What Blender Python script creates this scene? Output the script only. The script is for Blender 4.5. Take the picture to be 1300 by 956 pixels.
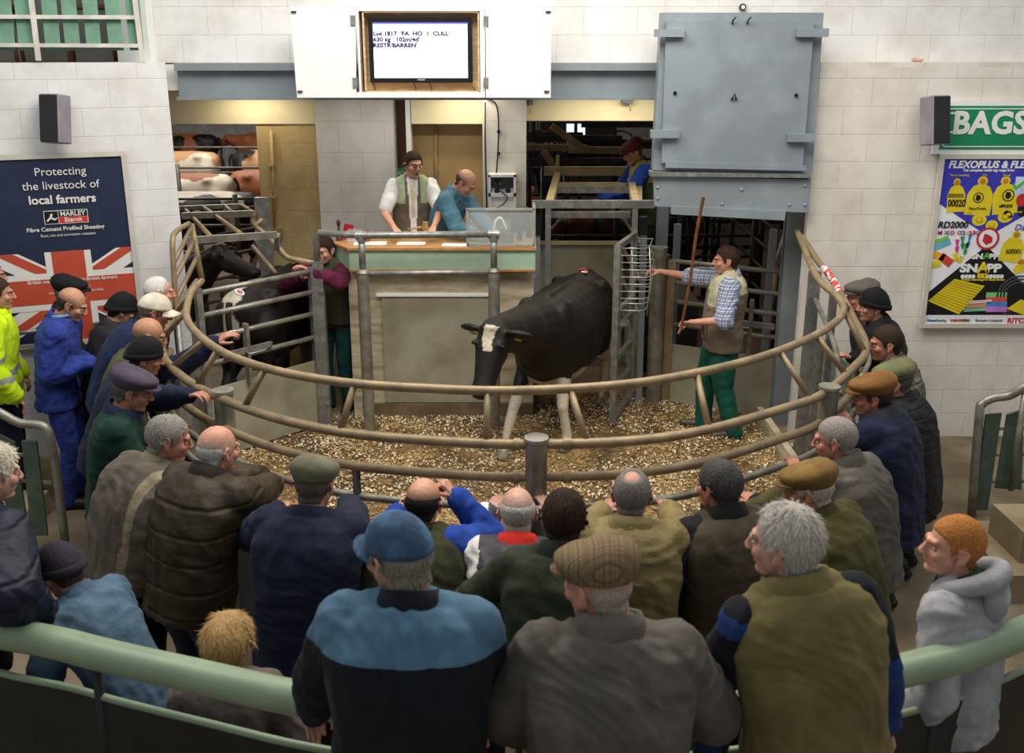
import bpy, math, random
import numpy as np
from mathutils import Vector, Matrix, noise as mn

for o in list(bpy.data.objects): bpy.data.objects.remove(o)
S = bpy.context.scene
COL = S.collection
R = math.radians

# ------------------------------------------------------------------ camera, light, exposure
CAM_H = 3.38; PITCH = R(16.5); FPX = 1250.0
cd = bpy.data.cameras.new('camera'); cam = bpy.data.objects.new('camera', cd); COL.objects.link(cam)
cam.location = (0, 0, CAM_H); cam.rotation_euler = (math.pi/2 - PITCH, 0, 0)
cd.sensor_fit = 'HORIZONTAL'; cd.sensor_width = 36.0; cd.lens = 36.0*FPX/1300.0
cd.shift_y = (433-478)/1300.0; cd.dof.use_dof = True; cd.dof.focus_distance = 7.8; cd.dof.aperture_fstop = 3.5; cd.clip_end = 200
S.camera = cam
S.view_settings.view_transform = 'Standard'; S.view_settings.look = 'None'
S.view_settings.gamma = 1.0; S.view_settings.use_curve_mapping = False
S.view_settings.exposure = -0.12
w = bpy.data.worlds.new('World'); S.world = w; w.use_nodes = True
w.node_tree.nodes['Background'].inputs[0].default_value = (0.86, 0.93, 1.0, 1)
w.node_tree.nodes['Background'].inputs[1].default_value = 0.36

def area(name, loc, size, power, col, rot=(0,0,0)):
    l = bpy.data.lights.new(name, 'AREA'); l.shape = 'RECTANGLE'; l.size, l.size_y = size
    l.energy = power; l.color = col
    o = bpy.data.objects.new(name, l); COL.objects.link(o); o.location = loc; o.rotation_euler = rot
    return o
area('ceiling_light', (0, 6.0, 5.6), (4.2, 2.4), 335, (1, .94, .84))
area('ceiling_light', (-4.0, 4.8, 6.2), (2.5, 3.5), 105, (1, .98, .95))
area('ceiling_light', (4.2, 4.8, 6.2), (2.5, 3.5), 95, (1, .95, .88))
area('ceiling_light', (0, 1.2, 6.6), (6, 1.6), 18, (1, .97, .93))
area('hidden_soffit_light', (-2.55, 9.72, 2.99), (.5, .08), 5, (1, .88, .66))
area('hidden_soffit_light', (-.9, 9.25, 3.02), (1.9, .10), 11, (1, .96, .9))  # added fill behind the beam, brightens the piers and desk; no lamp known here
area('hidden_soffit_light', (1.0, 9.62, 2.99), (.9, .08), 9, (1, .9, .7))
area('hidden_soffit_light', (-0.45, 9.75, 2.99), (.5, .08), 4, (1, .88, .68))
area('shed_light', (-6, 18, 5.2), (4, 8), 620, (1, .95, .88))
area('shed_light', (2.5, 14, 4.8), (2, 2), 55, (1, .86, .70))

# ------------------------------------------------------------------ measuring helpers
cT, sT = math.cos(PITCH), math.sin(PITCH)
def ray(px, py):
    u = (px-650)/FPX; v = (py-433)/FPX
    return Vector((u, cT - v*sT, -(sT + v*cT)))
def PY(px, py, Y):
    r = ray(px, py); return Vector((0,0,CAM_H)) + r*(Y/r.y)
def PZ(px, py, z):
    r = ray(px, py); return Vector((0,0,CAM_H)) + r*((z-CAM_H)/r.z)
def PPL(px, py, O, N):
    r = ray(px, py); C = Vector((0,0,CAM_H)); return C + r*((O-C).dot(N)/r.dot(N))

# ------------------------------------------------------------------ materials
MATS = {}
def srgb(h):
    if isinstance(h, str):
        h = h.lstrip('#'); c = [int(h[i:i+2],16)/255 for i in (0,2,4)]
    else: c = list(h)
    return tuple((x/12.92 if x <= .04045 else ((x+.055)/1.055)**2.4) for x in c)
def mat(name, col, rough=.6, metal=0., var=.12, vscale=6., bump=0., bscale=60., col2=None, mix=(.45,.62), emit=0., spec=.5, stretch=(1,1,1), alpha=1., trans=0., sheen=0.):
    if name in MATS: return MATS[name]
    m = bpy.data.materials.new(name); m.use_nodes = True; nt = m.node_tree; N = nt.nodes; L = nt.links
    b = N['Principled BSDF']
    c = srgb(col); b.inputs['Roughness'].default_value = rough; b.inputs['Metallic'].default_value = metal
    b.inputs['Specular IOR Level'].default_value = spec
    if sheen: b.inputs['Sheen Weight'].default_value = sheen
    if trans: b.inputs['Transmission Weight'].default_value = trans
    if alpha < 1: b.inputs['Alpha'].default_value = alpha
    tc = N.new('ShaderNodeTexCoord'); mp = N.new('ShaderNodeMapping'); mp.inputs['Scale'].default_value = stretch
    L.new(tc.outputs['Object'], mp.inputs[0])
    n1 = N.new('ShaderNodeTexNoise'); n1.inputs['Scale'].default_value = vscale; n1.inputs['Detail'].default_value = 5
    L.new(mp.outputs[0], n1.inputs['Vector'])
    rp = N.new('ShaderNodeValToRGB'); L.new(n1.outputs['Fac'], rp.inputs[0])
    c2 = srgb(col2) if col2 else tuple(x*(1-var) for x in c)
    ca = c if col2 else tuple(min(1, x*(1+var)) for x in c)
    rp.color_ramp.elements[0].position = mix[0]; rp.color_ramp.elements[0].color = (*c2, 1)
    rp.color_ramp.elements[1].position = mix[1]; rp.color_ramp.elements[1].color = (*ca, 1)
    L.new(rp.outputs[0], b.inputs['Base Color'])
    if bump:
        n2 = N.new('ShaderNodeTexNoise'); n2.inputs['Scale'].default_value = bscale; n2.inputs['Detail'].default_value = 4
        L.new(mp.outputs[0], n2.inputs['Vector'])
        bp = N.new('ShaderNodeBump'); bp.inputs['Strength'].default_value = bump; bp.inputs['Distance'].default_value = .01
        L.new(n2.outputs['Fac'], bp.inputs['Height']); L.new(bp.outputs[0], b.inputs['Normal'])
    if emit:
        b.inputs['Emission Color'].default_value = (*c, 1); b.inputs['Emission Strength'].default_value = emit
    MATS[name] = m; return m
def fabric(col, name=None, var=.14, rough=.85, bump=.55, bscale=26, sheen=.03):
    return mat(name or 'fabric_'+col.strip('#'), col, rough, 0, var, 9, bump, bscale, spec=.25, sheen=sheen)

def quilt(col, name, pitch=.11, axis='Z', depth=.6, rough=.6):
    m = mat(name, col, rough, 0, .14, 9, .5, 26, spec=.3); nt = m.node_tree; N = nt.nodes; L = nt.links
    if 'q' in m: return m
    m['q'] = 1; tc = N.new('ShaderNodeTexCoord'); sx = N.new('ShaderNodeSeparateXYZ'); L.new(tc.outputs['Object'], sx.inputs[0])
    a = N.new('ShaderNodeMath'); a.operation = 'MULTIPLY'; a.inputs[1].default_value = 1/pitch; L.new(sx.outputs[axis], a.inputs[0])
    f = N.new('ShaderNodeMath'); f.operation = 'PINGPONG'; f.inputs[1].default_value = .5; L.new(a.outputs[0], f.inputs[0])
    r = N.new('ShaderNodeMapRange'); r.inputs[1].default_value = 0; r.inputs[2].default_value = .12; L.new(f.outputs[0], r.inputs[0])
    bp = N.new('ShaderNodeBump'); bp.inputs['Strength'].default_value = depth; bp.inputs['Distance'].default_value = .012; L.new(r.outputs[0], bp.inputs['Height'])
    old = [n for n in N if n.type == 'BUMP' and n != bp][0]; L.new(old.outputs[0], bp.inputs['Normal']); L.new(bp.outputs[0], N['Principled BSDF'].inputs['Normal'])
    return m
def plaid(name, base, c1, c2, n1=26, n2=26, w1=.5, w2=.12, axes=('X','Z')):
    """woven check: two families of bands in object space"""
    if name in MATS: return MATS[name]
    m = bpy.data.materials.new(name); m.use_nodes = True; nt = m.node_tree; N = nt.nodes; L = nt.links
    b = N['Principled BSDF']; b.inputs['Roughness'].default_value = .85; b.inputs['Specular IOR Level'].default_value = .2
    tc = N.new('ShaderNodeTexCoord'); sx = N.new('ShaderNodeSeparateXYZ'); L.new(tc.outputs['Object'], sx.inputs[0])
    def band(axis, freq, width, off=0.):
        a = N.new('ShaderNodeMath'); a.operation = 'MULTIPLY_ADD'; a.inputs[1].default_value = freq; a.inputs[2].default_value = off
        if axis == 'XY':
            ad = N.new('ShaderNodeMath'); ad.operation='ADD'; L.new(sx.outputs['X'], ad.inputs[0]); L.new(sx.outputs['Y'], ad.inputs[1]); L.new(ad.outputs[0], a.inputs[0])
        else: L.new(sx.outputs[axis], a.inputs[0])
        f = N.new('ShaderNodeMath'); f.operation = 'FRACT'; L.new(a.outputs[0], f.inputs[0])
        g = N.new('ShaderNodeMath'); g.operation = 'LESS_THAN'; g.inputs[1].default_value = width; L.new(f.outputs[0], g.inputs[0])
        return g.outputs[0]
    cur = None
    rgb = N.new('ShaderNodeRGB'); rgb.outputs[0].default_value = (*srgb(base), 1); cur = rgb.outputs[0]
    for (ax, fr, wd, off, colr, fac) in ((axes[0], n1, w1, 0, c1, .5), (axes[1], n1, w1, .2, c1, .5), (axes[0], n2, w2, .35, c2, .75), (axes[1], n2, w2, .55, c2, .75)):
        s = band(ax, fr, wd, off); mu = N.new('ShaderNodeMath'); mu.operation = 'MULTIPLY'; mu.inputs[1].default_value = fac; L.new(s, mu.inputs[0])
        mx = N.new('ShaderNodeMix'); mx.data_type = 'RGBA'; L.new(mu.outputs[0], mx.inputs[0]); L.new(cur, mx.inputs[6]); mx.inputs[7].default_value = (*srgb(colr), 1)
        cur = mx.outputs[2]
    L.new(cur, b.inputs['Base Color']); MATS[name] = m; return m

def blockwall(name, col, mortar, bw=.45, bh=.225, dirt=None):
    m = bpy.data.materials.new(name); m.use_nodes = True; nt = m.node_tree; N = nt.nodes; L = nt.links
    b = N['Principled BSDF']; b.inputs['Roughness'].default_value = .55; b.inputs['Specular IOR Level'].default_value = .35
    tc = N.new('ShaderNodeTexCoord'); sx = N.new('ShaderNodeSeparateXYZ'); cx = N.new('ShaderNodeCombineXYZ')
    L.new(tc.outputs['Object'], sx.inputs[0]); L.new(sx.outputs['X'], cx.inputs[0]); L.new(sx.outputs['Z'], cx.inputs[1])
    br = N.new('ShaderNodeTexBrick'); L.new(cx.outputs[0], br.inputs['Vector'])
    br.inputs['Scale'].default_value = 1; br.inputs['Brick Width'].default_value = bw; br.inputs['Row Height'].default_value = bh
    br.inputs['Mortar Size'].default_value = .004; br.inputs['Mortar Smooth'].default_value = .6
    c = srgb(col); br.inputs['Color1'].default_value = (*c, 1); br.inputs['Color2'].default_value = (*[x*.97 for x in c], 1)
    br.inputs['Mortar'].default_value = (*srgb(mortar), 1); br.inputs['Bias'].default_value = -.2
    n = N.new('ShaderNodeTexNoise'); n.inputs['Scale'].default_value = 2.2; n.inputs['Detail'].default_value = 8; n.inputs['Roughness'].default_value = .65
    L.new(tc.outputs['Object'], n.inputs['Vector'])
    rp = N.new('ShaderNodeValToRGB'); rp.color_ramp.elements[0].position = .36; rp.color_ramp.elements[1].position = .56
    rp.color_ramp.elements[0].color = (*srgb(dirt or '#c9c2b2'), 1); rp.color_ramp.elements[1].color = (1,1,1,1)
    L.new(n.outputs['Fac'], rp.inputs[0])
    mx = N.new('ShaderNodeMix'); mx.data_type = 'RGBA'; mx.blend_type = 'MULTIPLY'; mx.inputs[0].default_value = .38
    L.new(br.outputs['Color'], mx.inputs[6]); L.new(rp.outputs[0], mx.inputs[7])
    # spots: chips and splashes
    v = N.new('ShaderNodeTexVoronoi'); v.inputs['Scale'].default_value = 3.1; L.new(tc.outputs['Object'], v.inputs['Vector'])
    lt = N.new('ShaderNodeMath'); lt.operation = 'LESS_THAN'; lt.inputs[1].default_value = .035; L.new(v.outputs['Distance'], lt.inputs[0])
    mx2 = N.new('ShaderNodeMix'); mx2.data_type = 'RGBA'; mx2.inputs[7].default_value = (*srgb('#6b5f50'), 1)
    L.new(lt.outputs[0], mx2.inputs[0]); L.new(mx.outputs[2], mx2.inputs[6])
    L.new(mx2.outputs[2], b.inputs['Base Color'])
    bp = N.new('ShaderNodeBump'); bp.inputs['Strength'].default_value = .5; bp.inputs['Distance'].default_value = .006; bp.invert = True
    L.new(br.outputs['Fac'], bp.inputs['Height']); L.new(bp.outputs[0], b.inputs['Normal'])
    MATS[name] = m; return m

# ------------------------------------------------------------------ mesh helpers
class MB:
    def __init__(s): s.v = []; s.f = []; s.mi = []
    def add(s, vs, fs, mi=0):
        n = len(s.v); s.v.extend([tuple(p) for p in vs]); s.f.extend([tuple(i+n for i in f) for f in fs]); s.mi.extend([mi]*len(fs))
    def box(s, c, size, rot=None, mi=0, bev=0.):
        hx, hy, hz = [q/2 for q in size]
        if bev <= 0:
            P = [Vector((x*hx, y*hy, z*hz)) for x in (-1,1) for y in (-1,1) for z in (-1,1)]
            F = [(0,1,3,2),(4,6,7,5),(0,4,5,1),(2,3,7,6),(0,2,6,4),(1,5,7,3)]
        else:
            b = min(bev, hx*.9, hy*.9, hz*.9)
            P = []; idx = {}
            for a, (sx, sy, sz) in enumerate([(x,y,z) for x in (-1,1) for y in (-1,1) for z in (-1,1)]):
                for k in range(3):
                    q = [sx*hx, sy*hy, sz*hz]
                    for j in range(3):
                        if j != k: q[j] -= (sx,sy,sz)[j]*b
                    idx[(sx,sy,sz,k)] = len(P); P.append(Vector(q))
            F = []
            def g(k, sg, order):
                F.append(tuple(idx[(*o, k)] for o in order))
            for sg in (-1,1):
                g(0, sg, [(sg,-1,-1),(sg,1,-1),(sg,1,1),(sg,-1,1)][::sg])
                g(1, sg, [(-1,sg,-1),(-1,sg,1),(1,sg,1),(1,sg,-1)][::sg])
                g(2, sg, [(-1,-1,sg),(1,-1,sg),(1,1,sg),(-1,1,sg)][::sg])
            for a in (-1,1):
                for c_ in (-1,1):
                    F.append((idx[(-1,a,c_,1)], idx[(1,a,c_,1)], idx[(1,a,c_,2)], idx[(-1,a,c_,2)]))
                    F.append((idx[(a,-1,c_,0)], idx[(a,1,c_,0)], idx[(a,1,c_,2)], idx[(a,-1,c_,2)]))
                    F.append((idx[(a,c_,-1,0)], idx[(a,c_,1,0)], idx[(a,c_,1,1)], idx[(a,c_,-1,1)]))
            for a in (-1,1):
                for b_ in (-1,1):
                    for c_ in (-1,1): F.append((idx[(a,b_,c_,0)], idx[(a,b_,c_,1)], idx[(a,b_,c_,2)]))
        if rot is not None: P = [rot @ p for p in P]
        c = Vector(c); s.add([p+c for p in P], F, mi); return s
    def bx(s, x0, x1, y0, y1, z0, z1, mi=0, bev=0.):
        return s.box(((x0+x1)/2,(y0+y1)/2,(z0+z1)/2), (abs(x1-x0),abs(y1-y0),abs(z1-z0)), None, mi, bev)
    def cyl(s, p0, p1, r0, r1=None, n=14, mi=0, cap=True):
        r1 = r0 if r1 is None else r1
        p0 = Vector(p0); p1 = Vector(p1); d = (p1-p0).normalized()
        a = d.orthogonal().normalized(); b = d.cross(a)
        V = []
        for p, r in ((p0,r0),(p1,r1)):
            for i in range(n):
                t = 2*math.pi*i/n; V.append(p + a*math.cos(t)*r + b*math.sin(t)*r)
        F = [(i,(i+1)%n,n+(i+1)%n,n+i) for i in range(n)]
        if cap: F += [tuple(range(n))[::-1], tuple(range(n,2*n))]
        s.add(V, F, mi); return s
    def tube(s, pts, r, n=10, mi=0, cap=True, sub=0, closed=False):
        pts = [Vector(p) for p in pts]
        if sub: pts = catmull(pts, sub, closed)
        m = len(pts); rs = r if isinstance(r, (list, tuple)) else [r]*m
        if len(rs) != m: rs = [rs[0] + (rs[-1]-rs[0])*i/(m-1) for i in range(m)]
        V = []; a = None
        for i, p in enumerate(pts):
            d = (pts[min(i+1,m-1)] - pts[max(i-1,0)])
            if closed: d = pts[(i+1)%m]-pts[i-1]
            d.normalize()
            if a is None: a = d.orthogonal().normalized()
            a = (a - d*a.dot(d)).normalized(); b = d.cross(a)
            for k in range(n):
                t = 2*math.pi*k/n; V.append(p + (a*math.cos(t) + b*math.sin(t))*rs[i])
        F = []
        for i in range(m if closed else m-1):
            j = (i+1)%m
            for k in range(n): F.append((i*n+k, i*n+(k+1)%n, j*n+(k+1)%n, j*n+k))
        if cap and not closed: F += [tuple(range(n))[::-1], tuple(range((m-1)*n, m*n))]
        s.add(V, F, mi); return s
    def bar(s, p0, p1, w, h, up=(0,0,1), mi=0, bev=0.):
        """square section bar from p0 to p1"""
        p0 = Vector(p0); p1 = Vector(p1); d = (p1-p0); L_ = d.length; d.normalize()
        u = Vector(up); x = d.cross(u)
        if x.length < 1e-4: x = d.orthogonal()
        x.normalize(); z = x.cross(d)
        rot = Matrix((x, d, z)).transposed()
        return s.box((p0+p1)/2, (w, L_, h), rot, mi, bev)
    def ell(s, c, rad, rot=None, n=16, m=10, mi=0):
        V = [Vector((0,0,rad[2]))]
        for i in range(1, m):
            t = math.pi*i/m
            for k in range(n):
                q = 2*math.pi*k/n; V.append(Vector((rad[0]*math.sin(t)*math.cos(q), rad[1]*math.sin(t)*math.sin(q), rad[2]*math.cos(t))))
        V.append(Vector((0,0,-rad[2]))); F = []
        for k in range(n): F.append((0, 1+k, 1+(k+1)%n))
        for i in range(m-2):
            for k in range(n): F.append((1+i*n+k, 1+(i+1)*n+k, 1+(i+1)*n+(k+1)%n, 1+i*n+(k+1)%n))
        e = len(V)-1
        for k in range(n): F.append((e, 1+(m-2)*n+(k+1)%n, 1+(m-2)*n+k))
        if rot is not None: V = [rot @ p for p in V]
        c = Vector(c); s.add([p+c for p in V], F, mi); return s
    def cap(s, p0, p1, r0, r1=None, n=12, mi=0):
        """capsule (round cone) closed"""
        r1 = r0 if r1 is None else r1
        p0 = Vector(p0); p1 = Vector(p1); d = p1-p0
        if d.length < 1e-5: return s.ell(p0, (r0,r0,r0), mi=mi)
        d.normalize(); a = d.orthogonal().normalized(); b = d.cross(a); V = []; rings = []
        for t in (-75,-45,-15): rings.append((p0 + d*math.sin(R(t))*r0, math.cos(R(t))*r0))
        for t in (15,45,75): rings.append((p1 + d*math.sin(R(t))*r1, math.cos(R(t))*r1))
        V.append(p0-d*r0)
        for (p, r) in rings:
            for k in range(n):
                q = 2*math.pi*k/n; V.append(p + (a*math.cos(q)+b*math.sin(q))*r)
        V.append(p1+d*r1); F = []
        for k in range(n): F.append((0, 1+(k+1)%n, 1+k))
        for i in range(len(rings)-1):
            for k in range(n): F.append((1+i*n+k, 1+i*n+(k+1)%n, 1+(i+1)*n+(k+1)%n, 1+(i+1)*n+k))
        e = len(V)-1; o = 1+(len(rings)-1)*n
        for k in range(n): F.append((e, o+k, o+(k+1)%n))
        s.add(V, F, mi); return s
    def chain(s, pts, rs, n=12, mi=0):
        for i in range(len(pts)-1): s.cap(pts[i], pts[i+1], rs[i], rs[i+1], n, mi)
        return s
    def loft(s, rings, n=28, mi=0, e=2.3):
        """rings: (centre, X, F, rx, ry_front, ry_back)"""
        V = []
        for (c, X, Fv, rx, rf, rb) in rings:
            for k in range(n):
                t = 2*math.pi*k/n; ct, st = math.cos(t), math.sin(t)
                q = (abs(ct)**e + abs(st)**e)**(-1/e)
                V.append(Vector(c) + Vector(X)*(ct*q*rx) + Vector(Fv)*(st*q*(rf if st > 0 else rb)))
        m = len(rings); F = []
        for i in range(m-1):
            for k in range(n): F.append((i*n+k, i*n+(k+1)%n, (i+1)*n+(k+1)%n, (i+1)*n+k))
        F += [tuple(range(n))[::-1], tuple(range((m-1)*n, m*n))]
        s.add(V, F, mi); return s
    def poly(s, pts, thick, nrm, mi=0):
        """extruded polygon: pts on a plane, thickness along nrm"""
        pts = [Vector(p) for p in pts]; t = Vector(nrm)*thick; n = len(pts)
        V = pts + [p+t for p in pts]
        F = [tuple(range(n))[::-1], tuple(range(n,2*n))] + [(i,(i+1)%n,n+(i+1)%n,n+i) for i in range(n)]
        s.add(V, F, mi); return s
    def build(s, name, m, parent=None, smooth=False, auto=None, world=True):
        return mk(name, s.v, s.f, m, parent, smooth, s.mi, auto, world)

def catmull(P, sub, closed=False):
    out = []; n = len(P)
    rng = range(n) if closed else range(n-1)
    for i in rng:
        if closed: p0, p1, p2, p3 = P[i-1], P[i], P[(i+1)%n], P[(i+2)%n]
        else: p0, p1, p2, p3 = P[max(i-1,0)], P[i], P[i+1], P[min(i+2,n-1)]
        for k in range(sub):
            t = k/sub
            out.append(.5*((2*p1) + (p2-p0)*t + (2*p0-5*p1+4*p2-p3)*t*t + (3*p1-p0-3*p2+p3)*t*t*t))
    if not closed: out.append(P[-1].copy())
    return out
def wm(o):
    M = Matrix.Translation(o.location) @ o.rotation_euler.to_matrix().to_4x4()
    return wm(o.parent) @ M if o.parent else M
def mk(name, V, F, m, parent=None, smooth=False, mi=None, auto=None, world=True):
    me = bpy.data.meshes.new(name)
    if parent is not None and world:
        Mi = wm(parent).inverted(); V = [Mi @ Vector(p) for p in V]
    me.from_pydata([tuple(p) for p in V], [], F)
    for q in (m if isinstance(m, (list, tuple)) else [m]): me.materials.append(q)
    if mi is not None and isinstance(m, (list, tuple)) and len(m) > 1: me.polygons.foreach_set('material_index', mi)
    if smooth: me.polygons.foreach_set('use_smooth', [True]*len(F))
    me.update()
    if auto is not None:
        me.polygons.foreach_set('use_smooth', [True]*len(F)); me.set_sharp_from_angle(angle=R(auto))
    o = bpy.data.objects.new(name, me); COL.objects.link(o)
    if parent is not None: o.parent = parent
    return o
def tag(o, label=None, cat=None, group=None, kind=None):
    if label: o['label'] = label
    if cat: o['category'] = cat
    if group: o['group'] = group
    if kind: o['kind'] = kind
    return o
def thing(name, label, cat, loc=(0,0,0), rz=0, group=None):
    o = bpy.data.objects.new(name, None); COL.objects.link(o); o.location = loc; o.rotation_euler = (0,0,rz)
    o.empty_display_size = .1
    return tag(o, label, cat, group)
def struct(o): o['kind'] = 'structure'; return o

def hit(obj, px, py):
    from mathutils.bvhtree import BVHTree
    M = wm(obj); t = BVHTree.FromPolygons([M @ v.co for v in obj.data.vertices], [tuple(p.vertices) for p in obj.data.polygons])
    return t.ray_cast(Vector((0,0,CAM_H)), ray(px, py).normalized())
def remesh(mb, voxel, it=6, fac=.5):
    me = bpy.data.meshes.new('t'); me.from_pydata([tuple(p) for p in mb.v], [], mb.f)
    o = bpy.data.objects.new('t', me); COL.objects.link(o)
    r = o.modifiers.new('r', 'REMESH'); r.mode = 'VOXEL'; r.voxel_size = voxel; r.adaptivity = 0
    if it:
        sm = o.modifiers.new('s', 'SMOOTH'); sm.iterations = it; sm.factor = fac
    dg = bpy.context.evaluated_depsgraph_get(); dg.update()
    e = o.evaluated_get(dg); m2 = e.to_mesh()
    n = len(m2.vertices); co = np.empty(n*3, 'f'); m2.vertices.foreach_get('co', co)
    no = np.empty(n*3, 'f'); m2.vertices.foreach_get('normal', no)
    fs = [tuple(p.vertices) for p in m2.polygons]
    e.to_mesh_clear(); bpy.data.objects.remove(o); bpy.data.meshes.remove(me)
    return co.reshape(-1,3).astype('d'), fs, no.reshape(-1,3).astype('d')

def text(body, size, m, O, U, Vd, name='lettering', parent=None, align='LEFT', bold=0., sx=1., lift=.003, shear=0., extr=.001, space=1.):
    """flat lettering: O anchor (baseline), U reading direction, Vd up direction"""
    cu = bpy.data.curves.new('t', 'FONT'); cu.body = body; cu.size = size; cu.align_x = align; cu.offset = bold
    cu.extrude = extr; cu.shear = shear; cu.space_character = space; cu.resolution_u = 3
    o = bpy.data.objects.new('t', cu); COL.objects.link(o)
    dg = bpy.context.evaluated_depsgraph_get(); dg.update()
    me = bpy.data.meshes.new_from_object(o.evaluated_get(dg))
    bpy.data.objects.remove(o)
    U = Vector(U).normalized(); Vd = Vector(Vd).normalized(); Nn = U.cross(Vd); O = Vector(O)
    V = [O + U*(v.co.x*sx) + Vd*v.co.y + Nn*(v.co.z+lift) for v in me.vertices]
    F = [tuple(p.vertices) for p in me.polygons]
    return mk(name, V, F, m, parent)
# ------------------------------------------------------------------ materials in use
M_WALL = blockwall('painted_blockwork', '#e6e5e4', '#dad8d5')
M_WALLR = blockwall('painted_blockwork_warm', '#e3ddd3', '#d6cfc4')
M_PIER = blockwall('painted_pier', '#d6d3cd', '#c6c2ba', .45, .3)
M_CREAM = blockwall('cream_blockwork', '#c2ab7c', '#b39c6e', .45, .225, '#a08f68')
M_LINTEL = mat('cream_lintel', '#e9deb8', .6, var=.03, vscale=3)
M_BROWN = mat('tan_plaster', '#b79a68', .7, var=.06, vscale=3)
M_CONC = mat('concrete_floor', '#8f8069', .8, col2='#63563f', var=.2, vscale=2.2, bump=.4, bscale=30, mix=(.35,.7))
M_SHEDF = mat('shed_floor', '#6b5344', .8, col2='#4a382d', vscale=1.6, bump=.3, mix=(.3,.7))
M_STEEL = mat('blue_grey_steel', '#8c959c', .45, .15, var=.09, vscale=3, bump=.12, bscale=14)
M_GALV = mat('galvanised_steel', '#9b9c98', .42, .65, var=.18, vscale=14, bump=.15, bscale=40)
M_PIPE = mat('dusty_pipe', '#a08a68', .5, .25, col2='#7c6d55', vscale=9, bump=.25, bscale=50, mix=(.3,.66))
M_PIPEG = mat('worn_grey_pipe', '#9a978c', .42, .5, col2='#7b7365', vscale=9, bump=.2, bscale=50, mix=(.3,.6))
M_DARKST = mat('dark_steel', '#3a3633', .5, .4, var=.25, vscale=8)
M_SHEET = mat('dirty_sheet', '#a9a692', .5, .15, col2='#857d64', vscale=2.4, bump=.15, bscale=20, mix=(.28,.6))
M_SHEETW = mat('dirty_boards', '#c9bda2', .7, col2='#8f7d5e', vscale=3, bump=.4, bscale=25, mix=(.3,.62), stretch=(1,1,5))
M_BLACKP = mat('black_panel', '#1b1d1c', .5, var=.2)
M_RAILG = mat('pale_green_paint', '#8b9d80', .32, var=.07, vscale=5)
M_SLAT = mat('green_slat', '#4f6153', .6, var=.15, vscale=8)
M_SLATL = mat('green_slat_light', '#6f9a83', .6, var=.1, vscale=8)
M_WHITE = mat('white_paint', '#eeeeec', .4, var=.02)
M_PLY = mat('plywood', '#d8b88c', .6, var=.16, vscale=5, stretch=(1,1,7))
M_BLK = mat('black_plastic', '#121214', .35, var=.1)
M_GREENF = mat('mint_laminate', '#a5bea4', .4, var=.04)
M_WOOD = mat('varnished_wood', '#b98a55', .45, var=.18, vscale=9, stretch=(1,6,6))
M_STAIN = mat('oak_cane', '#7b4f2c', .45, var=.25, vscale=14)
M_PAPER = mat('paper', '#f2f1ee', .6, var=.01)
M_RED = mat('red_plastic', '#b3202c', .4, var=.05)
M_STEP = mat('worn_step', '#a39478', .8, col2='#7b6b50', vscale=2.5, bump=.4, mix=(.3,.7))
M_CABLE = mat('cable', '#26262a', .5)

# ------------------------------------------------------------------ the building
def boxo(name, x0, x1, y0, y1, z0, z1, m, parent=None, bev=0.):
    return MB().bx(x0,x1,y0,y1,z0,z1,0,bev).build(name, m, parent)
struct(boxo('floor', -9, 9, -3, 10.4, -.2, 0, M_CONC))
struct(boxo('floor', -16, 9, 10.4, 30, -.2, 0, M_SHEDF))
struct(boxo('floor', -6, 6, -2.6, 2.0, 0, .3, M_STEP))
# left wall, turned towards the ring
A0 = Vector((-2.83, 8.35, 0)); WU = Vector((-1.2, -.47, 0)).normalized(); WN = Vector((-WU.y*-1, WU.x, 0)); WN = Vector((WU.y, -WU.x, 0)).normalized()
if WN.y > 0: WN = -WN
lw = thing('t', None, None, A0, math.atan2(-WU.y, -WU.x))
wl = MB().bx(-5.0, 0, 0, .28, 0, 3.28); o = mk('wall_left', wl.v, wl.f, M_WALL); o.location = A0; o.rotation_euler = lw.rotation_euler; struct(o)
bpy.data.objects.remove(lw)
struct(boxo('wall_left', -5.5, -5.35, 8.9, 10.45, 0, 3.05, M_WALL))
o = MB().bx(0, 4.8, 0, .07, 0, 3.24); o = mk('wall_right', o.v, o.f, M_WALLR); o.location = (2.52, 8.35, 0); struct(o)
struct(boxo('trim_8', 2.52, 7.3, 8.35, 8.66, 3.24, 3.28, M_WALLR))
struct(boxo('wall_right', 3.6, 3.75, 8.63, 10.5, 0, 3.05, M_WALLR))
o = MB().bx(0, 11, 0, .25, 0, 4); o = mk('wall_back', o.v, o.f, M_WALL); o.location = (-3.0, 8.66, 3.27); struct(o)
struct(boxo('trim_1', -2.83, 1.22, 8.55, 8.66, 3.21, 3.27, M_STEEL))
struct(boxo('trim_2', -2.83, 1.22, 8.62, 8.66, 2.99, 3.21, M_STEEL))
struct(boxo('trim_3', -2.83, 1.22, 8.55, 8.66, 2.97, 2.995, M_STEEL))
struct(boxo('ceiling', -5.35, 3.6, 8.67, 10.5, 3.045, 3.26, M_WHITE))
def pxx(px, py, Y): return PY(px, py, Y).x
struct(boxo('trim_4', -5.3, pxx(405,150,10), 10.0, 10.25, 2.67, 3.04, M_LINTEL))
o = MB().bx(0, pxx(405,200,10)-pxx(325,200,10), 0, .3, 0, 2.67); o = mk('wall_back', o.v, o.f, M_CREAM); o.location = (pxx(327,200,10), 10.02, 0); struct(o)
o = MB().bx(0, pxx(501,200,9.95)-pxx(404,200,9.95), 0, .5, 0, 3.04); o = mk('wall_back', o.v, o.f, M_PIER); o.location = (pxx(404,200,9.95), 9.9, 0); struct(o)
struct(boxo('door_1', pxx(500,200,10.2), pxx(518,200,10.2), 10.2, 10.25, .7, 3.04, mat('dark_brown_door', '#5a2f1c', .5)))
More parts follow.
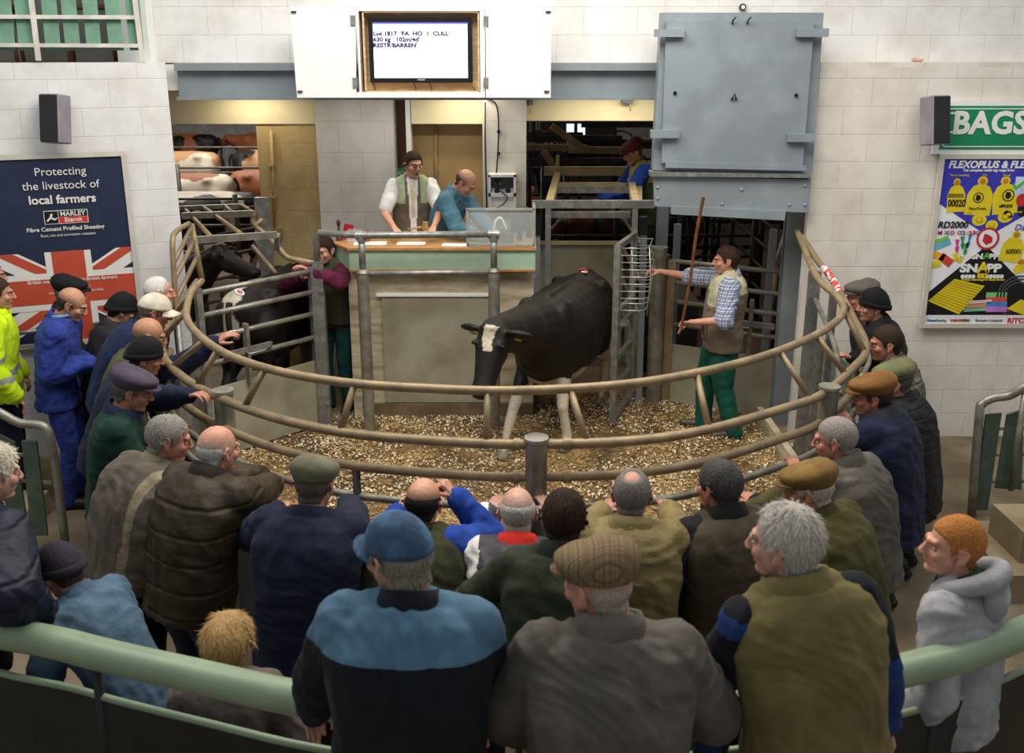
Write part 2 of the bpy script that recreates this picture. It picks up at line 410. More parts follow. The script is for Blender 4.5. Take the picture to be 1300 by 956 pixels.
struct(boxo('trim_5', pxx(517,200,10.05), pxx(523,200,10.05), 10.0, 10.2, .7, 3.04, M_WHITE))
struct(boxo('trim_6', pxx(522,150,10), pxx(614,150,10), 10.0, 10.2, 2.67, 3.04, M_LINTEL))
struct(boxo('wall_back', pxx(518,200,10.4), pxx(616,200,10.4), 10.3, 10.45, 0, 3.04, M_BROWN))
o = MB().bx(0, pxx(668,200,9.95)-pxx(613,200,9.95), 0, .5, 0, 3.04); o = mk('wall_back', o.v, o.f, M_PIER); o.location = (pxx(613,200,9.95), 9.9, 0); struct(o)
struct(boxo('trim_7', pxx(667,150,10), 3.5, 10.0, 10.2, 2.70, 3.04, M_LINTEL))
# shed behind
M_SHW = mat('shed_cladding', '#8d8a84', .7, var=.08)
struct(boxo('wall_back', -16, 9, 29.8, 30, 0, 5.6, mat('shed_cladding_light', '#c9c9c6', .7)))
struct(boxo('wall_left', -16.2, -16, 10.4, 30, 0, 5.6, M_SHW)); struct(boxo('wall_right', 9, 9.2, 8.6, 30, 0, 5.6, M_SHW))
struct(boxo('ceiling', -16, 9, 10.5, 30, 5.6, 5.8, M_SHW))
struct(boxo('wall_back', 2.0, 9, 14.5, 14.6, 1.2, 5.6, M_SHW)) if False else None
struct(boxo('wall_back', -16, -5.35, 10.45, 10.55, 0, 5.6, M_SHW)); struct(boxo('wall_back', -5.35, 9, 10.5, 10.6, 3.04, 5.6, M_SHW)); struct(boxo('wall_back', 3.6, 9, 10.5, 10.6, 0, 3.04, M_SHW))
# auctioneer's platform
struct(boxo('floor', -1.37, .19, 8.94, 10.25, 0, .72, M_SHEETW))
# balcony at the upper left: floor and rear wall
struct(boxo('floor', -8.5, -3.0, 8.95, 11.5, 3.1, 3.27, M_CONC)); struct(boxo('wall_left', -8.5, -3.0, 11.4, 11.5, 3.27, 6.5, M_WHITE))
struct(boxo('wall_left', -3.27, -3.0, 8.5, 8.66, 3.27, 6.5, M_WHITE)) 

# ------------------------------------------------------------------ ring bedding
RB = [PZ(x, y, 1.42) for x, y in [(250,357),(223,398),(209,424),(207,450),(222,470),(245,488),(268,500),(310,518),(370,536),(450,551),(560,560),(660,564),(800,560),(900,545),(1000,517),(1045,500),(1080,470),(1100,442)]]
RB += [PY(1083,403,6.95), PY(1057,355,7.7), PY(1038,331,8.02), PY(1017,300,8.26)]
RBs = catmull(RB, 5)
def bedding():
    rnd = random.Random(4)
    poly = [(p.x*.985, p.y+.03) for p in RBs] + [(2.5,9.3),(1.45,9.4),(1.3,9.8),(.2,9.8),(.2,8.9),(-1.6,8.85),(-2.2,8.2)]
    def inside(x, y):
        c = False; n = len(poly)
        for i in range(n):
            x0,y0 = poly[i]; x1,y1 = poly[(i+1)%n]
            if (y0 > y) != (y1 > y) and x < (x1-x0)*(y-y0)/(y1-y0)+x0: c = not c
        return c
    st = .05; V = []; F = []; idx = {}
    nx, ny = int(5.6/st), int(5.4/st)
    ins = {}
    for i in range(nx):
        for j in range(ny):
            x = -2.8+i*st; y = 4.5+j*st
            if inside(x+st/2, y+st/2): ins[(i,j)] = 1
    def vid(i, j):
        if (i,j) not in idx:
            x = -2.8+i*st; y = 4.5+j*st
            e = all(((i-a,j-b) in ins) for a in (0,1) for b in (0,1))
            z = (.018 + .016*mn.noise(Vector((x*3,y*3,0))) + .010*mn.noise(Vector((x*11,y*11,2)))) if e else .001
            idx[(i,j)] = len(V); V.append((x,y,max(z,.002)))
        return idx[(i,j)]
    for (i,j) in ins: F.append((vid(i,j),vid(i+1,j),vid(i+1,j+1),vid(i,j+1)))
    m = bpy.data.materials.new('sawdust'); m.use_nodes = True; nt = m.node_tree; N = nt.nodes; L = nt.links; b = N['Principled BSDF']; b.inputs['Roughness'].default_value = .75
    tc = N.new('ShaderNodeTexCoord')
    n1 = N.new('ShaderNodeTexNoise'); n1.inputs['Scale'].default_value = 2.0; n1.inputs['Detail'].default_value = 6; L.new(tc.outputs['Object'], n1.inputs['Vector'])
    r1 = N.new('ShaderNodeValToRGB'); e = r1.color_ramp.elements; e[0].position = .34; e[0].color = (*srgb('#5c4930'),1); e[1].position = .62; e[1].color = (*srgb('#a58a5c'),1)
    e2 = e.new(.48); e2.color = (*srgb('#836a42'),1); L.new(n1.outputs['Fac'], r1.inputs[0])
    v = N.new('ShaderNodeTexVoronoi'); v.inputs['Scale'].default_value = 42; L.new(tc.outputs['Object'], v.inputs['Vector'])
    r2 = N.new('ShaderNodeValToRGB'); r2.color_ramp.elements[0].position=.25; r2.color_ramp.elements[0].color=(.35,.32,.28,1); r2.color_ramp.elements[1].position=.8; r2.color_ramp.elements[1].color=(1.3,1.25,1.15,1)
    sp = N.new('ShaderNodeSeparateColor'); L.new(v.outputs['Color'], sp.inputs[0]); L.new(sp.outputs[0], r2.inputs[0])
    mx = N.new('ShaderNodeMix'); mx.data_type='RGBA'; mx.blend_type='MULTIPLY'; mx.inputs[0].default_value=.85; L.new(r1.outputs[0], mx.inputs[6]); L.new(r2.outputs[0], mx.inputs[7]); L.new(mx.outputs[2], b.inputs['Base Color'])
    bp = N.new('ShaderNodeBump'); bp.inputs['Strength'].default_value=.8; bp.inputs['Distance'].default_value=.01; L.new(v.outputs['Distance'], bp.inputs['Height']); L.new(bp.outputs[0], b.inputs['Normal'])
    o = mk('sawdust_bedding', V, F, m, None, True); tag(o, 'trodden brown sawdust covering the ring floor', 'sawdust', kind='stuff')
    # loose pale chips
    W = MB(); mats = [mat('chip_pale', '#ddd0b6', .7, var=.1), mat('chip_gold', '#b9985f', .7, var=.1), mat('chip_dark', '#7a5a33', .8, var=.1)]
    k = 0
    while k < 26000:
        x = rnd.uniform(-2.6,2.6); y = rnd.uniform(4.6,9.3)
        if not inside(x,y): continue
        dens = .5+.9*mn.noise(Vector((x*1.3+3,y*1.3,1))) + (.25 if y > 7.0 or x > 1.2 else 0) - (.3 if abs(x-.2)<.9 and 6.6<y<8.6 else 0)
        if rnd.random() > dens: continue
        k += 1
        pal = .28 + (.28 if (x > 1.0 or y > 6.9 or x < -1.4) else -.16) + .5*mn.noise(Vector((x*2,y*2,7)))
        mi = 0 if rnd.random() < pal else (1 if rnd.random() < .75 else 2)
        a = rnd.uniform(0, 3.14); l = rnd.uniform(.004,.012); w_ = l*rnd.uniform(.3,.8); z = .03 + .016*mn.noise(Vector((x*3,y*3,0))) + rnd.uniform(0,.012)
        ca, sa = math.cos(a), math.sin(a); t1, t2 = rnd.uniform(-.006,.006), rnd.uniform(-.006,.006)
        W.add([(x+ca*l-sa*w_,y+sa*l+ca*w_,z+t1+t2),(x-ca*l-sa*w_,y-sa*l+ca*w_,z-t1+t2),(x-ca*l+sa*w_,y-sa*l-ca*w_,z-t1-t2),(x+ca*l+sa*w_,y+sa*l-ca*w_,z+t1-t2)], [(0,1,2,3)], mi)
    o = mk('wood_chips', W.v, W.f, mats, None, False, W.mi); tag(o, 'pale loose wood shavings scattered over the ring', 'wood shavings', kind='stuff')
bedding()

# ------------------------------------------------------------------ ring barrier
ring = thing('ring_barrier', 'curved tubular sale ring barrier of dusty rails with an inward leaning top rail', 'barrier', (0, 6.5, 0))
MB().tube(RBs, .027, 12).build('rail', M_PIPE, ring, True)
RA = [Vector(p) for p in ()]
RA = [PZ(x, y, z) for x, y, z in [(256,357,1.62),(243,371,1.64),(237,392,1.67),(238,406,1.67),(247,420,1.67),(268,438,1.67),(300,455,1.67),(360,473,1.67),(450,487,1.67),(560,494,1.67),(650,496,1.67),(760,491,1.67),(850,480,1.67),(950,458,1.67),(1020,433,1.67),(1057,412,1.67),(1071,394,1.67),(1063,377,1.70),(1041,357,1.74),(1028,333,1.8),(1012,293,1.88)]]
RAs = catmull(RA, 6)
MB().tube(RAs, .025, 12).build('top_rail', M_PIPE, ring, True)
for dz, k in ((1.235,0),(1.06,1),(.88,2)):
    pts = [Vector((p.x, p.y, dz)) for p in RBs[8:88]]
    MB().tube(pts, (.026,.022,.022)[k], 10).build('rail', (M_PIPE,M_PIPEG,M_PIPEG)[k], ring, True)
# sheeting under the lowest rail
pl = MB(); pts = [Vector((p.x, p.y, 0)) for p in RBs[8:90]]
V = []; F = []
for i, p in enumerate(pts):
    t = (pts[min(i+1,len(pts)-1)]-pts[max(i-1,0)]).normalized(); n_ = Vector((t.y,-t.x,0))
    for q, z in ((.006,.03),(.006,.86),(-.006,.86),(-.006,.03)): V.append(p+n_*q+Vector((0,0,z)))
for i in range(len(pts)-1):
    for k in range(4): F.append((i*4+k, i*4+(k+1)%4, (i+1)*4+(k+1)%4, (i+1)*4+k))
F += [(0,1,2,3), tuple(len(V)-4+k for k in (3,2,1,0))]
mk('sheet_panel', V, F, mat('ring_sheet', '#5c615b', .45, .3, col2='#3d3f3a', vscale=2, mix=(.3,.7)), ring)
for p in (PZ(283,497,1.45), PZ(681,553,1.47), PZ(1053,492,1.45)):
    b = MB(); b.cyl((p.x,p.y,0),(p.x,p.y,1.445),.058,n=24); b.cyl((p.x,p.y,1.445),(p.x,p.y,1.462),.066,.064,24)
    po = b.build('post', M_PIPEG, ring, auto=40)
    b = MB()
    for z in (1.235,1.06,1.40):
        pass
RCl = [min(range(len(RBs)), key=lambda i: (RBs[i].x-x)**2 + (RBs[i].y-y)**2) for x, y in [(p.x,p.y) for p in (PZ(447,551,1.42), PZ(900,545,1.42))]]
for i in RCl:
    p = RBs[i]; MB().tube([(p.x,p.y,1.23),(p.x,p.y,.02)], .022, 10).build('upright', M_DARKST, ring, True)
p = RBs[58]
# struts between the two upper rails: positions (A pixel, B pixel)
for a, b_ in [((258,432),(213,465)),((335,466),(306,518)),((278,445),(252,491)),((457,488),(440,549)),((625,497),(624,562)),((732,494),(735,562)),((883,474),(907,542)),((995,445),(1027,508)),((1030,425),(1070,478)),((1072,395),(1100,445)),((1066,380),(1092,412)),((236,395),(209,428)),((246,370),(222,400))]:
    A = min(RAs, key=lambda q: (PZ(*a,1.67)-q).length); B = min(RBs, key=lambda q: (PZ(*b_,1.42)-q).length)
    MB().cyl(A, B, .019, n=10).build('strut', M_PIPE, ring, True)
# coupling sleeves
for q, R0, rr in ((PZ(681,553,1.42), RBs, .036),):
    j = min(range(len(R0)), key=lambda i: (R0[i]-q).length)
    for d in (-1,1):
        for z in (1.42,1.235):
            a = R0[j+d*1]; b2 = R0[j+d*2]; a = Vector((a.x,a.y,z)); b2 = Vector((b2.x,b2.y,z)); MB().cyl(a.lerp(b2,.0), a.lerp(b2,.35), .034, n=14).build('coupling', M_PIPE, ring, auto=40)
# left end: rails turned upwards to the pen cage
v1a, v1b = PY(257,358,8.15), PY(243,284,8.25)
v2a, v2b, v2c = PY(223,394,7.55), PY(219,308,7.65), PY(240,284,8.2)
MB().tube([v1a, v1a.lerp(v1b,.5), v1b], .024, 10).build('rail_end', M_PIPE, ring, True)
MB().tube([v2a, v2a.lerp(v2b,.5), v2b, v2b.lerp(v2c,.25)+Vector((0,0,.05)), v2c], .022, 10, sub=5).build('rail_end', M_PIPE, ring, True)
for a, b_ in ((.12,.45),(.45,.72),(.7,.95)): MB().cyl(v2a.lerp(v2b,a), v1a.lerp(v1b,b_), .019, n=10).build('strut', M_PIPE, ring, True)
MB().cyl((v2a.x,v2a.y,.0), v2a, .03, n=12).build('post', M_GALV, ring, True)
# right end: uprights, short rails and the plastic tape
for (px, py0, py1, Y, w_) in ((1036,345,560,7.75,.09),(1060,372,560,7.1,.05)):
    a = PY(px,py0,Y); MB().bx(a.x-w_/2,a.x+w_/2,Y,Y+.05,0,a.z).build('upright', M_GALV, ring)
a = PY(1030,362,7.9); b_ = PY(1018,362,8.25)
MB().tube([PY(1035,380,7.7), PY(1060,440,6.7), PY(1066,500,5.95)], .02, 10, sub=4).build('stay', M_PIPEG, ring, True)
MB().tube([PY(1090,352+75,6.6), PY(1103,455,6.3), PY(1092,480,6.0)], .02, 10, sub=4).build('stay', M_PIPEG, ring, True)
j = [i for i in range(len(RBs)) if 7.3 < RBs[i].y < 7.95 and RBs[i].x > 0]
MB().tube([RBs[i] for i in j], .0285, 12).build('warning_tape', mat('red_white_tape', '#f1eeea', .5, col2='#d8433a', vscale=22, mix=(.5,.52)), ring, True)
MB().bx(2.30, 2.36, 7.35, 8.7, .0, .16).build('kerb_board', M_SHEETW, ring)
# side panels at the right end of the ring
MB().box((2.60,7.65,.55),(.02,1.15,1.0)).build('side_sheet', M_GALV, ring)
MB().box((-2.62,7.25,.55),(.02,.9,1.0)).build('side_sheet', M_GALV, ring)

# ------------------------------------------------------------------ gates
def gate(name, label, p0, p1, zs, ztop, post0=None, sheet=(.04,.66), group=None, m=M_PIPEG, catch=None, zr=.0):
    """five-bar style gate from p0 to p1"""
    t = thing(name, label, 'gate', (p0[0],p0[1],0)); a = Vector((*p0,0)); b = Vector((*p1,0)); d = (b-a).normalized()
    for q in (a+d*.02, b-d*.02): MB().bar(q+Vector((0,0,.03)), q+Vector((0,0,ztop)), .05, .05, up=tuple(d)).build('stile', M_GALV, t)
    for z in zs: MB().tube([a+Vector((0,0,z)), b+Vector((0,0,z+zr))], .023, 12).build('bar', m, t, True)
    if sheet: MB().poly([a+Vector((0,0,sheet[0])), b+Vector((0,0,sheet[0])), b+Vector((0,0,sheet[1])), a+Vector((0,0,sheet[1]))], .012, Vector((d.y,-d.x,0))).build('sheet', M_SHEET, t)
    if catch:
        q = a.lerp(b, catch); MB().bar(q+Vector((0,-.03,.62)), q+Vector((0,-.03,1.16)), .06, .03, up=tuple(d)).build('catch_post', M_PIPEG, t)
        MB().bar(q+Vector((0,-.05,.93))-d*.25, q+Vector((0,-.05,.93))+d*.22, .03, .05).build('slide_bolt', M_GALV, t)
        MB().tube([q+Vector((0,-.08,.93))-d*.25, q+Vector((0,-.13,.91))-d*.2, q+Vector((0,-.13,.91))-d*.05, q+Vector((0,-.08,.93))], .008, 8).build('handle', M_GALV, t, True)
    return t
gate('gate', 'grey barred gate with lower steel sheet across the left pen mouth', (-1.77,8.58), (-2.55,7.72), (1.49,1.30,1.10,.88), 1.53, catch=.62)
gate('gate', 'grey barred gate with sliding bolt behind the man holding the cane', (1.46,9.28), (2.55,8.70), (1.44,1.235,1.045,.82), 1.50, sheet=(.03,.62), catch=.70)
t = thing('gate_post', 'square steel gate post left of the maroon-sleeved man', 'post', (-1.73,8.6,0)); MB().bx(-1.775,-1.685,8.56,8.64,0,1.575).build('upright', M_GALV, t)
for z in (1.52,1.31,.25): MB().cyl((-1.70,8.545,z),(-1.70,8.57,z),.018,n=10).build('bolt', M_GALV, t)
t = thing('gate_post', 'round topped steel post between the race gate and the right barred gate', 'post', (1.40,9.2,0)); b = MB(); b.cyl((1.40,9.2,0),(1.40,9.2,1.56),.075,n=20); b.cyl((1.40,9.2,1.56),(1.40,9.2,1.585),.08,n=20); b.build('upright', M_PIPEG, t, auto=40); MB().bx(1.48,1.56,9.2,9.28,0,1.45).build('side_upright', M_PIPE, t)

# ------------------------------------------------------------------ rostrum (auctioneer's desk)
ro = thing('rostrum', 'auctioneer desk with mint green front over dirty boarded wall', 'desk', (-.6,8.85,0))
MB().bx(-1.42,.20,8.84,8.93,0,1.50).build('boarding', M_SHEETW, ro)
MB().bx(-1.42,-1.38,8.93,9.3,0,1.50).build('boarding', M_SHEETW, ro)
MB().bx(-1.50,-1.42,8.80,8.88,0,1.48).build('timber_post', M_SHEETW, ro)
MB().bx(-1.20,-.22,8.815,8.84,.16,1.20).build('steel_sheet', M_SHEET, ro)
MB().bx(-1.25,-.20,8.80,8.84,1.20,1.225).build('batten', M_WHITE, ro)
MB().bx(-1.42,.20,8.80,8.84,0,.15).build('kick_board', mat('dirty_kick', '#6e5c46', .8, var=.2), ro)
b = MB(); b.poly([(-1.47,8.74,1.47),(.21,8.74,1.47),(.21,8.74,1.645),(-1.47,8.74,1.645)], .03, (0,1,0)); b.poly([(-1.47,8.74,1.47),(-1.47,8.74,1.645),(-1.72,9.12,1.645),(-1.72,9.12,1.47)], .03, Vector((.83,.55,0))); b.build('fascia', M_GREENF, ro)
b = MB(); b.poly([(-1.48,8.72,1.645),(.22,8.72,1.645),(.22,9.22,1.645),(-1.50,9.22,1.645),(-1.75,9.14,1.645)], .022, (0,0,1)); b.build('worktop', M_WOOD, ro)
MB().bx(-1.47,.21,8.725,8.76,1.452,1.47).build('edging', M_WOOD, ro)
for i, (px, py, w_, d_, a, lab) in enumerate(((470,309,.30,.16,.1,'white sheet of paper on the desk left of the gavel'),(522,309,.26,.14,0,'white sheet of paper in front of the auctioneer'),(585,311,.34,.13,-.08,'white sheet of paper in front of the seated clerk screen'),(650,311,.26,.12,.1,'white papers behind the clear screen'))):
    p = PZ(px, py, 1.668); p.y = min(max(p.y, 8.82), 9.1); o = MB().box((p.x,p.y,1.6695),(w_,d_,.003), Matrix.Rotation(a,3,'Z')).build('paper', M_PAPER); tag(o, lab, 'paper', 'papers on the desk')
# bell / hand tool, red box, mug, clear container
t = thing('hand_bell', 'dark wooden handled brass hand bell standing on the desk', 'bell', (pxx(430,290,9.1),9.1,1.667))
b = MB(); x = pxx(430,290,9.1); b.cyl((x,9.1,1.667),(x,9.1,1.72),.035,.022,16); b.build('bell', mat('dull_brass','#7d7466',.35,.8), t, True)
b = MB(); b.cyl((x,9.1,1.72),(x,9.1,1.80),.012,.014,12); b.ell((x,9.1,1.83),(.018,.018,.035)); b.build('handle', mat('dark_handle','#3a2218',.4), t, True)
x = pxx(441,292,9.12); o = MB().box((x,9.15,1.74),(.09,.02,.14), Matrix.Rotation(.2,3,'Y')).build('red_box', M_RED); tag(o, 'red card folder standing behind the hand bell', 'folder')
x = pxx(461,296,9.05); b = MB(); b.bx(x-.055,x+.055,9.0,9.1,1.667,1.76,bev=.008); o = b.build('red_mug', M_RED); tag(o, 'red square mug on the desk beside the rail tee', 'mug')
M_GLASS = mat('clear_acrylic', '#dfe6e4', .05, trans=0., alpha=.22, var=.01, spec=.6)
x = pxx(449,297,9.0); b = MB(); b.bx(x-.06,x-.054,8.96,9.08,1.667,1.78); b.bx(x+.054,x+.06,8.96,9.08,1.667,1.78); b.bx(x-.06,x+.06,8.96,8.966,1.667,1.78); b.bx(x-.06,x+.06,9.074,9.08,1.667,1.78); o = b.build('clear_tub', M_GLASS); tag(o, 'clear plastic tub on the desk behind the pipe rail', 'tub')
# acrylic screen
sc_ = thing('desk_screen', 'clear plastic screen box with metal frame around the clerk workstation', 'screen', (-.1,8.8,1.667))
x0, x1 = -.40, .20
MB().bx(x0,x1,8.765,8.771,1.68,2.0).build('pane', M_GLASS, sc_); MB().bx(x1-.006,x1,8.77,9.2,1.68,2.0).build('pane', M_GLASS, sc_)
for a, b_ in (((x0,8.768,1.45),(x0,8.768,2.02)),((x1,8.768,1.4),(x1,8.768,2.02)),((x0,8.768,2.01),(x1,8.768,2.01)),((x1,8.768,2.01),(x1,9.2,2.01)),((x0,8.768,1.69),(x1,8.768,1.69)),((x1,9.2,1.67),(x1,9.2,2.01))):
    MB().bar(a, b_, .022, .022, up=(0,1,0) if a[2]!=b_[2] else (0,0,1)).build('frame', mat('aluminium','#b3b3aa',.4,.4), sc_)
# monitor and lamp behind the screen
t = thing('monitor', 'dark computer monitor with cables behind the clear desk screen', 'monitor', (.06,9.08,1.667)); MB().box((.07,9.08,1.86),(.26,.03,.22),Matrix.Rotation(.9,3,'Z'),bev=.006).build('casing', mat('monitor_blue_grey','#3d4159',.4), t); MB().cyl((.07,9.1,1.668),(.07,9.1,1.76),.03,.02,n=12).build('stand', M_BLK, t)
t = thing('printer', 'low black printer on the desk behind the clear screen', 'printer', (-.12,9.0,1.667)); MB().box((-.12,9.02,1.72),(.26,.17,.10),bev=.015).build('casing', mat('printer_grey','#4a4a4c',.4), t); MB().tube([(-.17,8.98,1.77),(-.15,8.97,1.87),(-.10,8.96,1.90),(-.05,8.98,1.79)],.010,8,sub=5).build('handle', M_WHITE, t, True)
# pipe guard rail in front of the rostrum
pg = thing('guard_rail', 'galvanised pipe guard rail in front of the auctioneer desk', 'rail', (-.75,8.5,0))
for x, y in ((-1.31,8.47),(-.16,8.53)):
    b = MB(); b.cyl((x,y,0),(x,y,1.5),.052,n=20); b.cyl((x,y,1.5),(x,y,1.53),.06,.045,20); b.build('post', M_PIPEG, pg, auto=40)
    MB().tube([(x,y,1.52),(x,y,1.82)], .03, 14).build('upper_post', M_GALV, pg, True)
    b = MB(); b.cyl((x-.05,y,1.83),(x+.05,y,1.83),.038,n=14); b.cyl((x,y,1.77),(x,y,1.83),.038,n=14); b.build('tee', M_GALV, pg, auto=40)
MB().tube([(-1.73,8.6,1.575),(-1.73,8.6,1.80),(-1.70,8.595,1.83),(-1.31,8.47,1.83),(-.16,8.53,1.83)], .030, 14).build('top_pipe', M_GALV, pg, True)
MB().tube([(-1.31,8.47,1.49),(-.16,8.53,1.49)], .022, 12).build('lower_pipe', M_GALV, pg, True)

# ------------------------------------------------------------------ race (cattle chute) behind the black cow
rc = thing('cattle_race', 'steel framed cattle race with yellowish top beams leading through the wall', 'race', (.7,9.15,0))
YB = 9.15
def rx(px, Y=YB, py=300): return PY(px, py, Y).x
fr = M_GALV; yl = mat('cream_beam', '#c3b285', .5, .1, var=.12)
zt = 2.0
MB().bar((rx(675),YB,zt),(rx(829),YB,zt),.06,.07).build('front_beam', fr, rc)
for px in (695.5, 805): MB().bar((rx(px,py=350),YB,0),(rx(px),YB,zt-.03),.05,.05,up=(0,1,0)).build('upright', fr, rc)
for px in (682, 817.5): MB().bar((rx(px,YB+.05,350),YB+.08,0),(rx(px,YB+.05),YB+.08,1.86),.06,.04,up=(0,1,0)).build('side_upright', M_STEEL, rc); MB().bx(rx(px)-.035,rx(px)+.035,YB+.04,YB+.12,1.70,1.87).build('cap_block', M_BLK, rc)
MB().bar((rx(697),YB+.25,1.86),(rx(803),YB+.25,1.86),.04,.06).build('cross_bar', fr, rc)
for px0, px1 in ((697,708),(806,799)): MB().bar((rx(px0),YB+.02,zt-.01),(rx(px1,11.4,220),11.4,zt+.0),.07,.08).build('top_beam', yl, rc)
MB().bar((rx(691,11.4,218),11.4,zt+.04),(rx(815,11.4,218),11.4,zt+.04),.07,.10).build('rear_beam', yl, rc)
MB().bar((rx(706,10.4,236),10.3,zt-.02),(rx(800,10.4,236),10.3,zt-.02),.07,.07).build('cross_bar', fr, rc)
MB().bar((rx(706,10.8,244),10.9,zt-.05),(rx(798,10.8,244),10.9,zt-.05),.05,.05).build('cross_bar', yl, rc)
for px in (708,799): MB().cyl((rx(px,11.4,212),11.4,zt+.05),(rx(px,11.4,212),11.4,zt+.22),.02,n=10).build('pin', yl, rc)
MB().bar((rx(815,YB,270),YB+.25,zt-.05),(rx(812,11.2,225),11.2,zt-.02),.06,.06).build('side_beam', yl, rc)
MB().bx(.30,1.22,10.6,10.63,.05,1.36).build('rear_sheet', M_SHEET, rc); MB().bx(.28,1.24,10.57,10.60,1.34,1.38).build('rear_sheet_rail', yl, rc)
for x in (.22, 1.27):
    for z in (.5,.85,1.2,1.55): MB().tube([(x,YB+.15,z),(x,11.3,z)], .022, 8).build('side_bar', M_PIPE, rc, True)
    MB().bx(x-.01,x+.01,YB+.15,10.6,.03,.78).build('side_sheet', M_SHEET, rc)
# open race gate with bent wire guard
gt = thing('race_gate', 'open galvanised race gate with bent wire guard on its side', 'gate', (1.16,9.2,0))
ga, gb = Vector((.935,8.57,0)), Vector((1.15,9.15,0)); gd = (gb-ga).normalized()
for q in (ga, gb): MB().bar(q+Vector((0,0,.04)), q+Vector((0,0,1.72)), .055, .055, up=tuple(gd)).build('stile', fr, gt)
for z in (1.71,.10,.38,.66,.94,1.10): MB().bar(ga+Vector((0,0,z)), gb+Vector((0,0,z)), .045, .05).build('bar', fr, gt)
MB().bx(.99,1.07,8.68,8.74,.95,1.0).build('latch', fr, gt)
for k in range(10):
    z = 1.68 - k*.066 - (.0 if k < 8 else -.02)
    a = ga.lerp(gb,.15)+Vector((0,0,z)); b_ = ga.lerp(gb,.95)+Vector((0,0,z+.0)); o_ = Vector((.28-.01*abs(k-4),-.02,0))
    MB().tube([a, a+o_*.85, a+o_+Vector((.02,.05,.0)), b_+o_*.75, b_], .0055, 6).build('guard_wire', mat('bright_wire','#c9c9c4',.35,.6), gt, True)
for o_ in (.10,.26): MB().tube([ga.lerp(gb,.15)+Vector((o_,0,1.69)), ga.lerp(gb,.15)+Vector((o_+.02,0,1.4)), ga.lerp(gb,.15)+Vector((o_,0,1.06))], .0055, 6).build('guard_wire', MATS['bright_wire'], gt, True)

# ------------------------------------------------------------------ cage above the left pen
cg = thing('pen_cage', 'open tubular cage roof over the left cattle pen', 'cage', (-2.4,9.2,0))
def q(px, py, Y): return PY(px, py, Y)
MB().bar(q(237,305.5,8.45), q(352,298,8.45), .04, .06).build('front_beam', M_PIPEG, cg)
MB().bar(q(231,274,9.5), q(322,271,9.5), .04, .06).build('middle_beam', M_PIPEG, cg)
MB().bar(q(228,264,10.0), q(309,261,10.0), .04, .04).build('rear_beam', M_PIPEG, cg)
for a, b_ in (((235,266,10.0),(268,301,8.45)),((258,263,10),(310,300,8.45)),((286,262,10),(296,271,9.5)),((307,261,10),(322,270,9.5))):
    MB().tube([q(*a), q(*b_)], .022, 10).build('cross_tube', M_PIPE, cg, True)
MB().tube([q(322,271,9.5), q(322,284,9.45), q(339,300,8.9), q(352,313,8.62), q(364,326,8.6), q(382,331,8.6), q(400,334,8.6)], .026, 10, sub=4).build('side_tube', M_PIPE, cg, True)
MB().bar(q(352,298,8.45), q(352,316,8.55), .04, .05, up=(0,1,0)).build('corner_drop', M_PIPEG, cg)
MB().tube([q(321,313,9.3), q(350,347,8.75)], .022, 10).build('side_tube', M_PIPE, cg, True)
x = q(338,300,9.6).x; MB().bx(x-.08,x+.06,9.55,9.62,0,2.0).build('sheet_post', M_GALV, cg)
MB().tube([q(322,287,9.5), q(338,274,9.6)], .022, 10).build('side_tube', yl, cg, True)
MB().poly([Vector((-1.79,8.66,.0)), Vector((-2.15,9.55,.0)), Vector((-2.15,9.55,1.42)), Vector((-1.79,8.66,1.34))], .012, (1,0,0)).build('pen_sheet', mat('pen_black_sheet','#33322f',.4,.2), cg)

# ------------------------------------------------------------------ big grey door and header beam
dr = thing('hoist_door', 'large blue-grey steel door high on the back wall right of centre', 'door', (1.85,8.35,2.2))
c = lambda px, py, Y=8.22: PY(px, py, Y)
a, b_ = c(838,18), c(1045,18); lo = c(836,212).z; lo2 = c(1030,212).z
def quad(pts, th, name, m, par, Y):
    MB().poly([PY(x,y,Y) for x,y in pts], th, (0,1,0)).build(name, m, par)
quad([(840,16),(1046,16),(1031,222),(829,216)][::-1], .14, 'frame', M_STEEL, dr, 8.26)
quad([(846,27),(1034,27),(1019,211),(840,207)][::-1], .05, 'leaf', M_STEEL, dr, 8.20)
quad([(845,205),(1024,211),(1024,217),(845,213)][::-1], .06, 'bottom_rail', M_STEEL, dr, 8.19)
for (x0,y0,x1,y1) in ((831,37,868,47),(826,165,862,175),(1011,36,1051,47),(1000,170,1034,180)):
    p0, p1 = PY(x0,y0,8.17), PY(x1,y1,8.17); MB().bx(p0.x,p1.x,8.15,8.20,p1.z,p0.z).build('hinge_strap', M_STEEL, dr)
for px, py in ((857,118),(1011,121)): p = PY(px,py,8.19); MB().cyl((p.x,8.20,p.z),(p.x,8.185,p.z),.014,n=12).build('bolt_hole', M_BLK, dr, auto=40)
for px in (930,949): p = PY(px,27,8.19); MB().tube([(p.x,8.2,p.z-.02),(p.x,8.16,p.z+.01),(p.x+.02,8.16,p.z+.03)], .007, 6).build('hook', M_BLK, dr, True)
p = PY(932,122,8.19); MB().tube([(p.x-.02,8.19,p.z-.03),(p.x,8.165,p.z+.02),(p.x+.02,8.19,p.z-.03)], .008, 6).build('handle', M_DARKST, dr, True)
hb = thing('header_beam', 'blue-grey riveted steel header beam under the large door', 'beam', (1.85,8.35,2.05))
quad([(830,224),(1028,228),(1027,270),(831,262)][::-1], .06, 'web', M_STEEL, hb, 8.24)
quad([(826,218),(1030,221),(1030,226),(826,224)][::-1], .12, 'top_flange', M_GALV, hb, 8.20)
quad([(852,262),(998,268),(996,280),(852,272)][::-1], .05, 'lower_angle', M_STEEL, hb, 8.22)
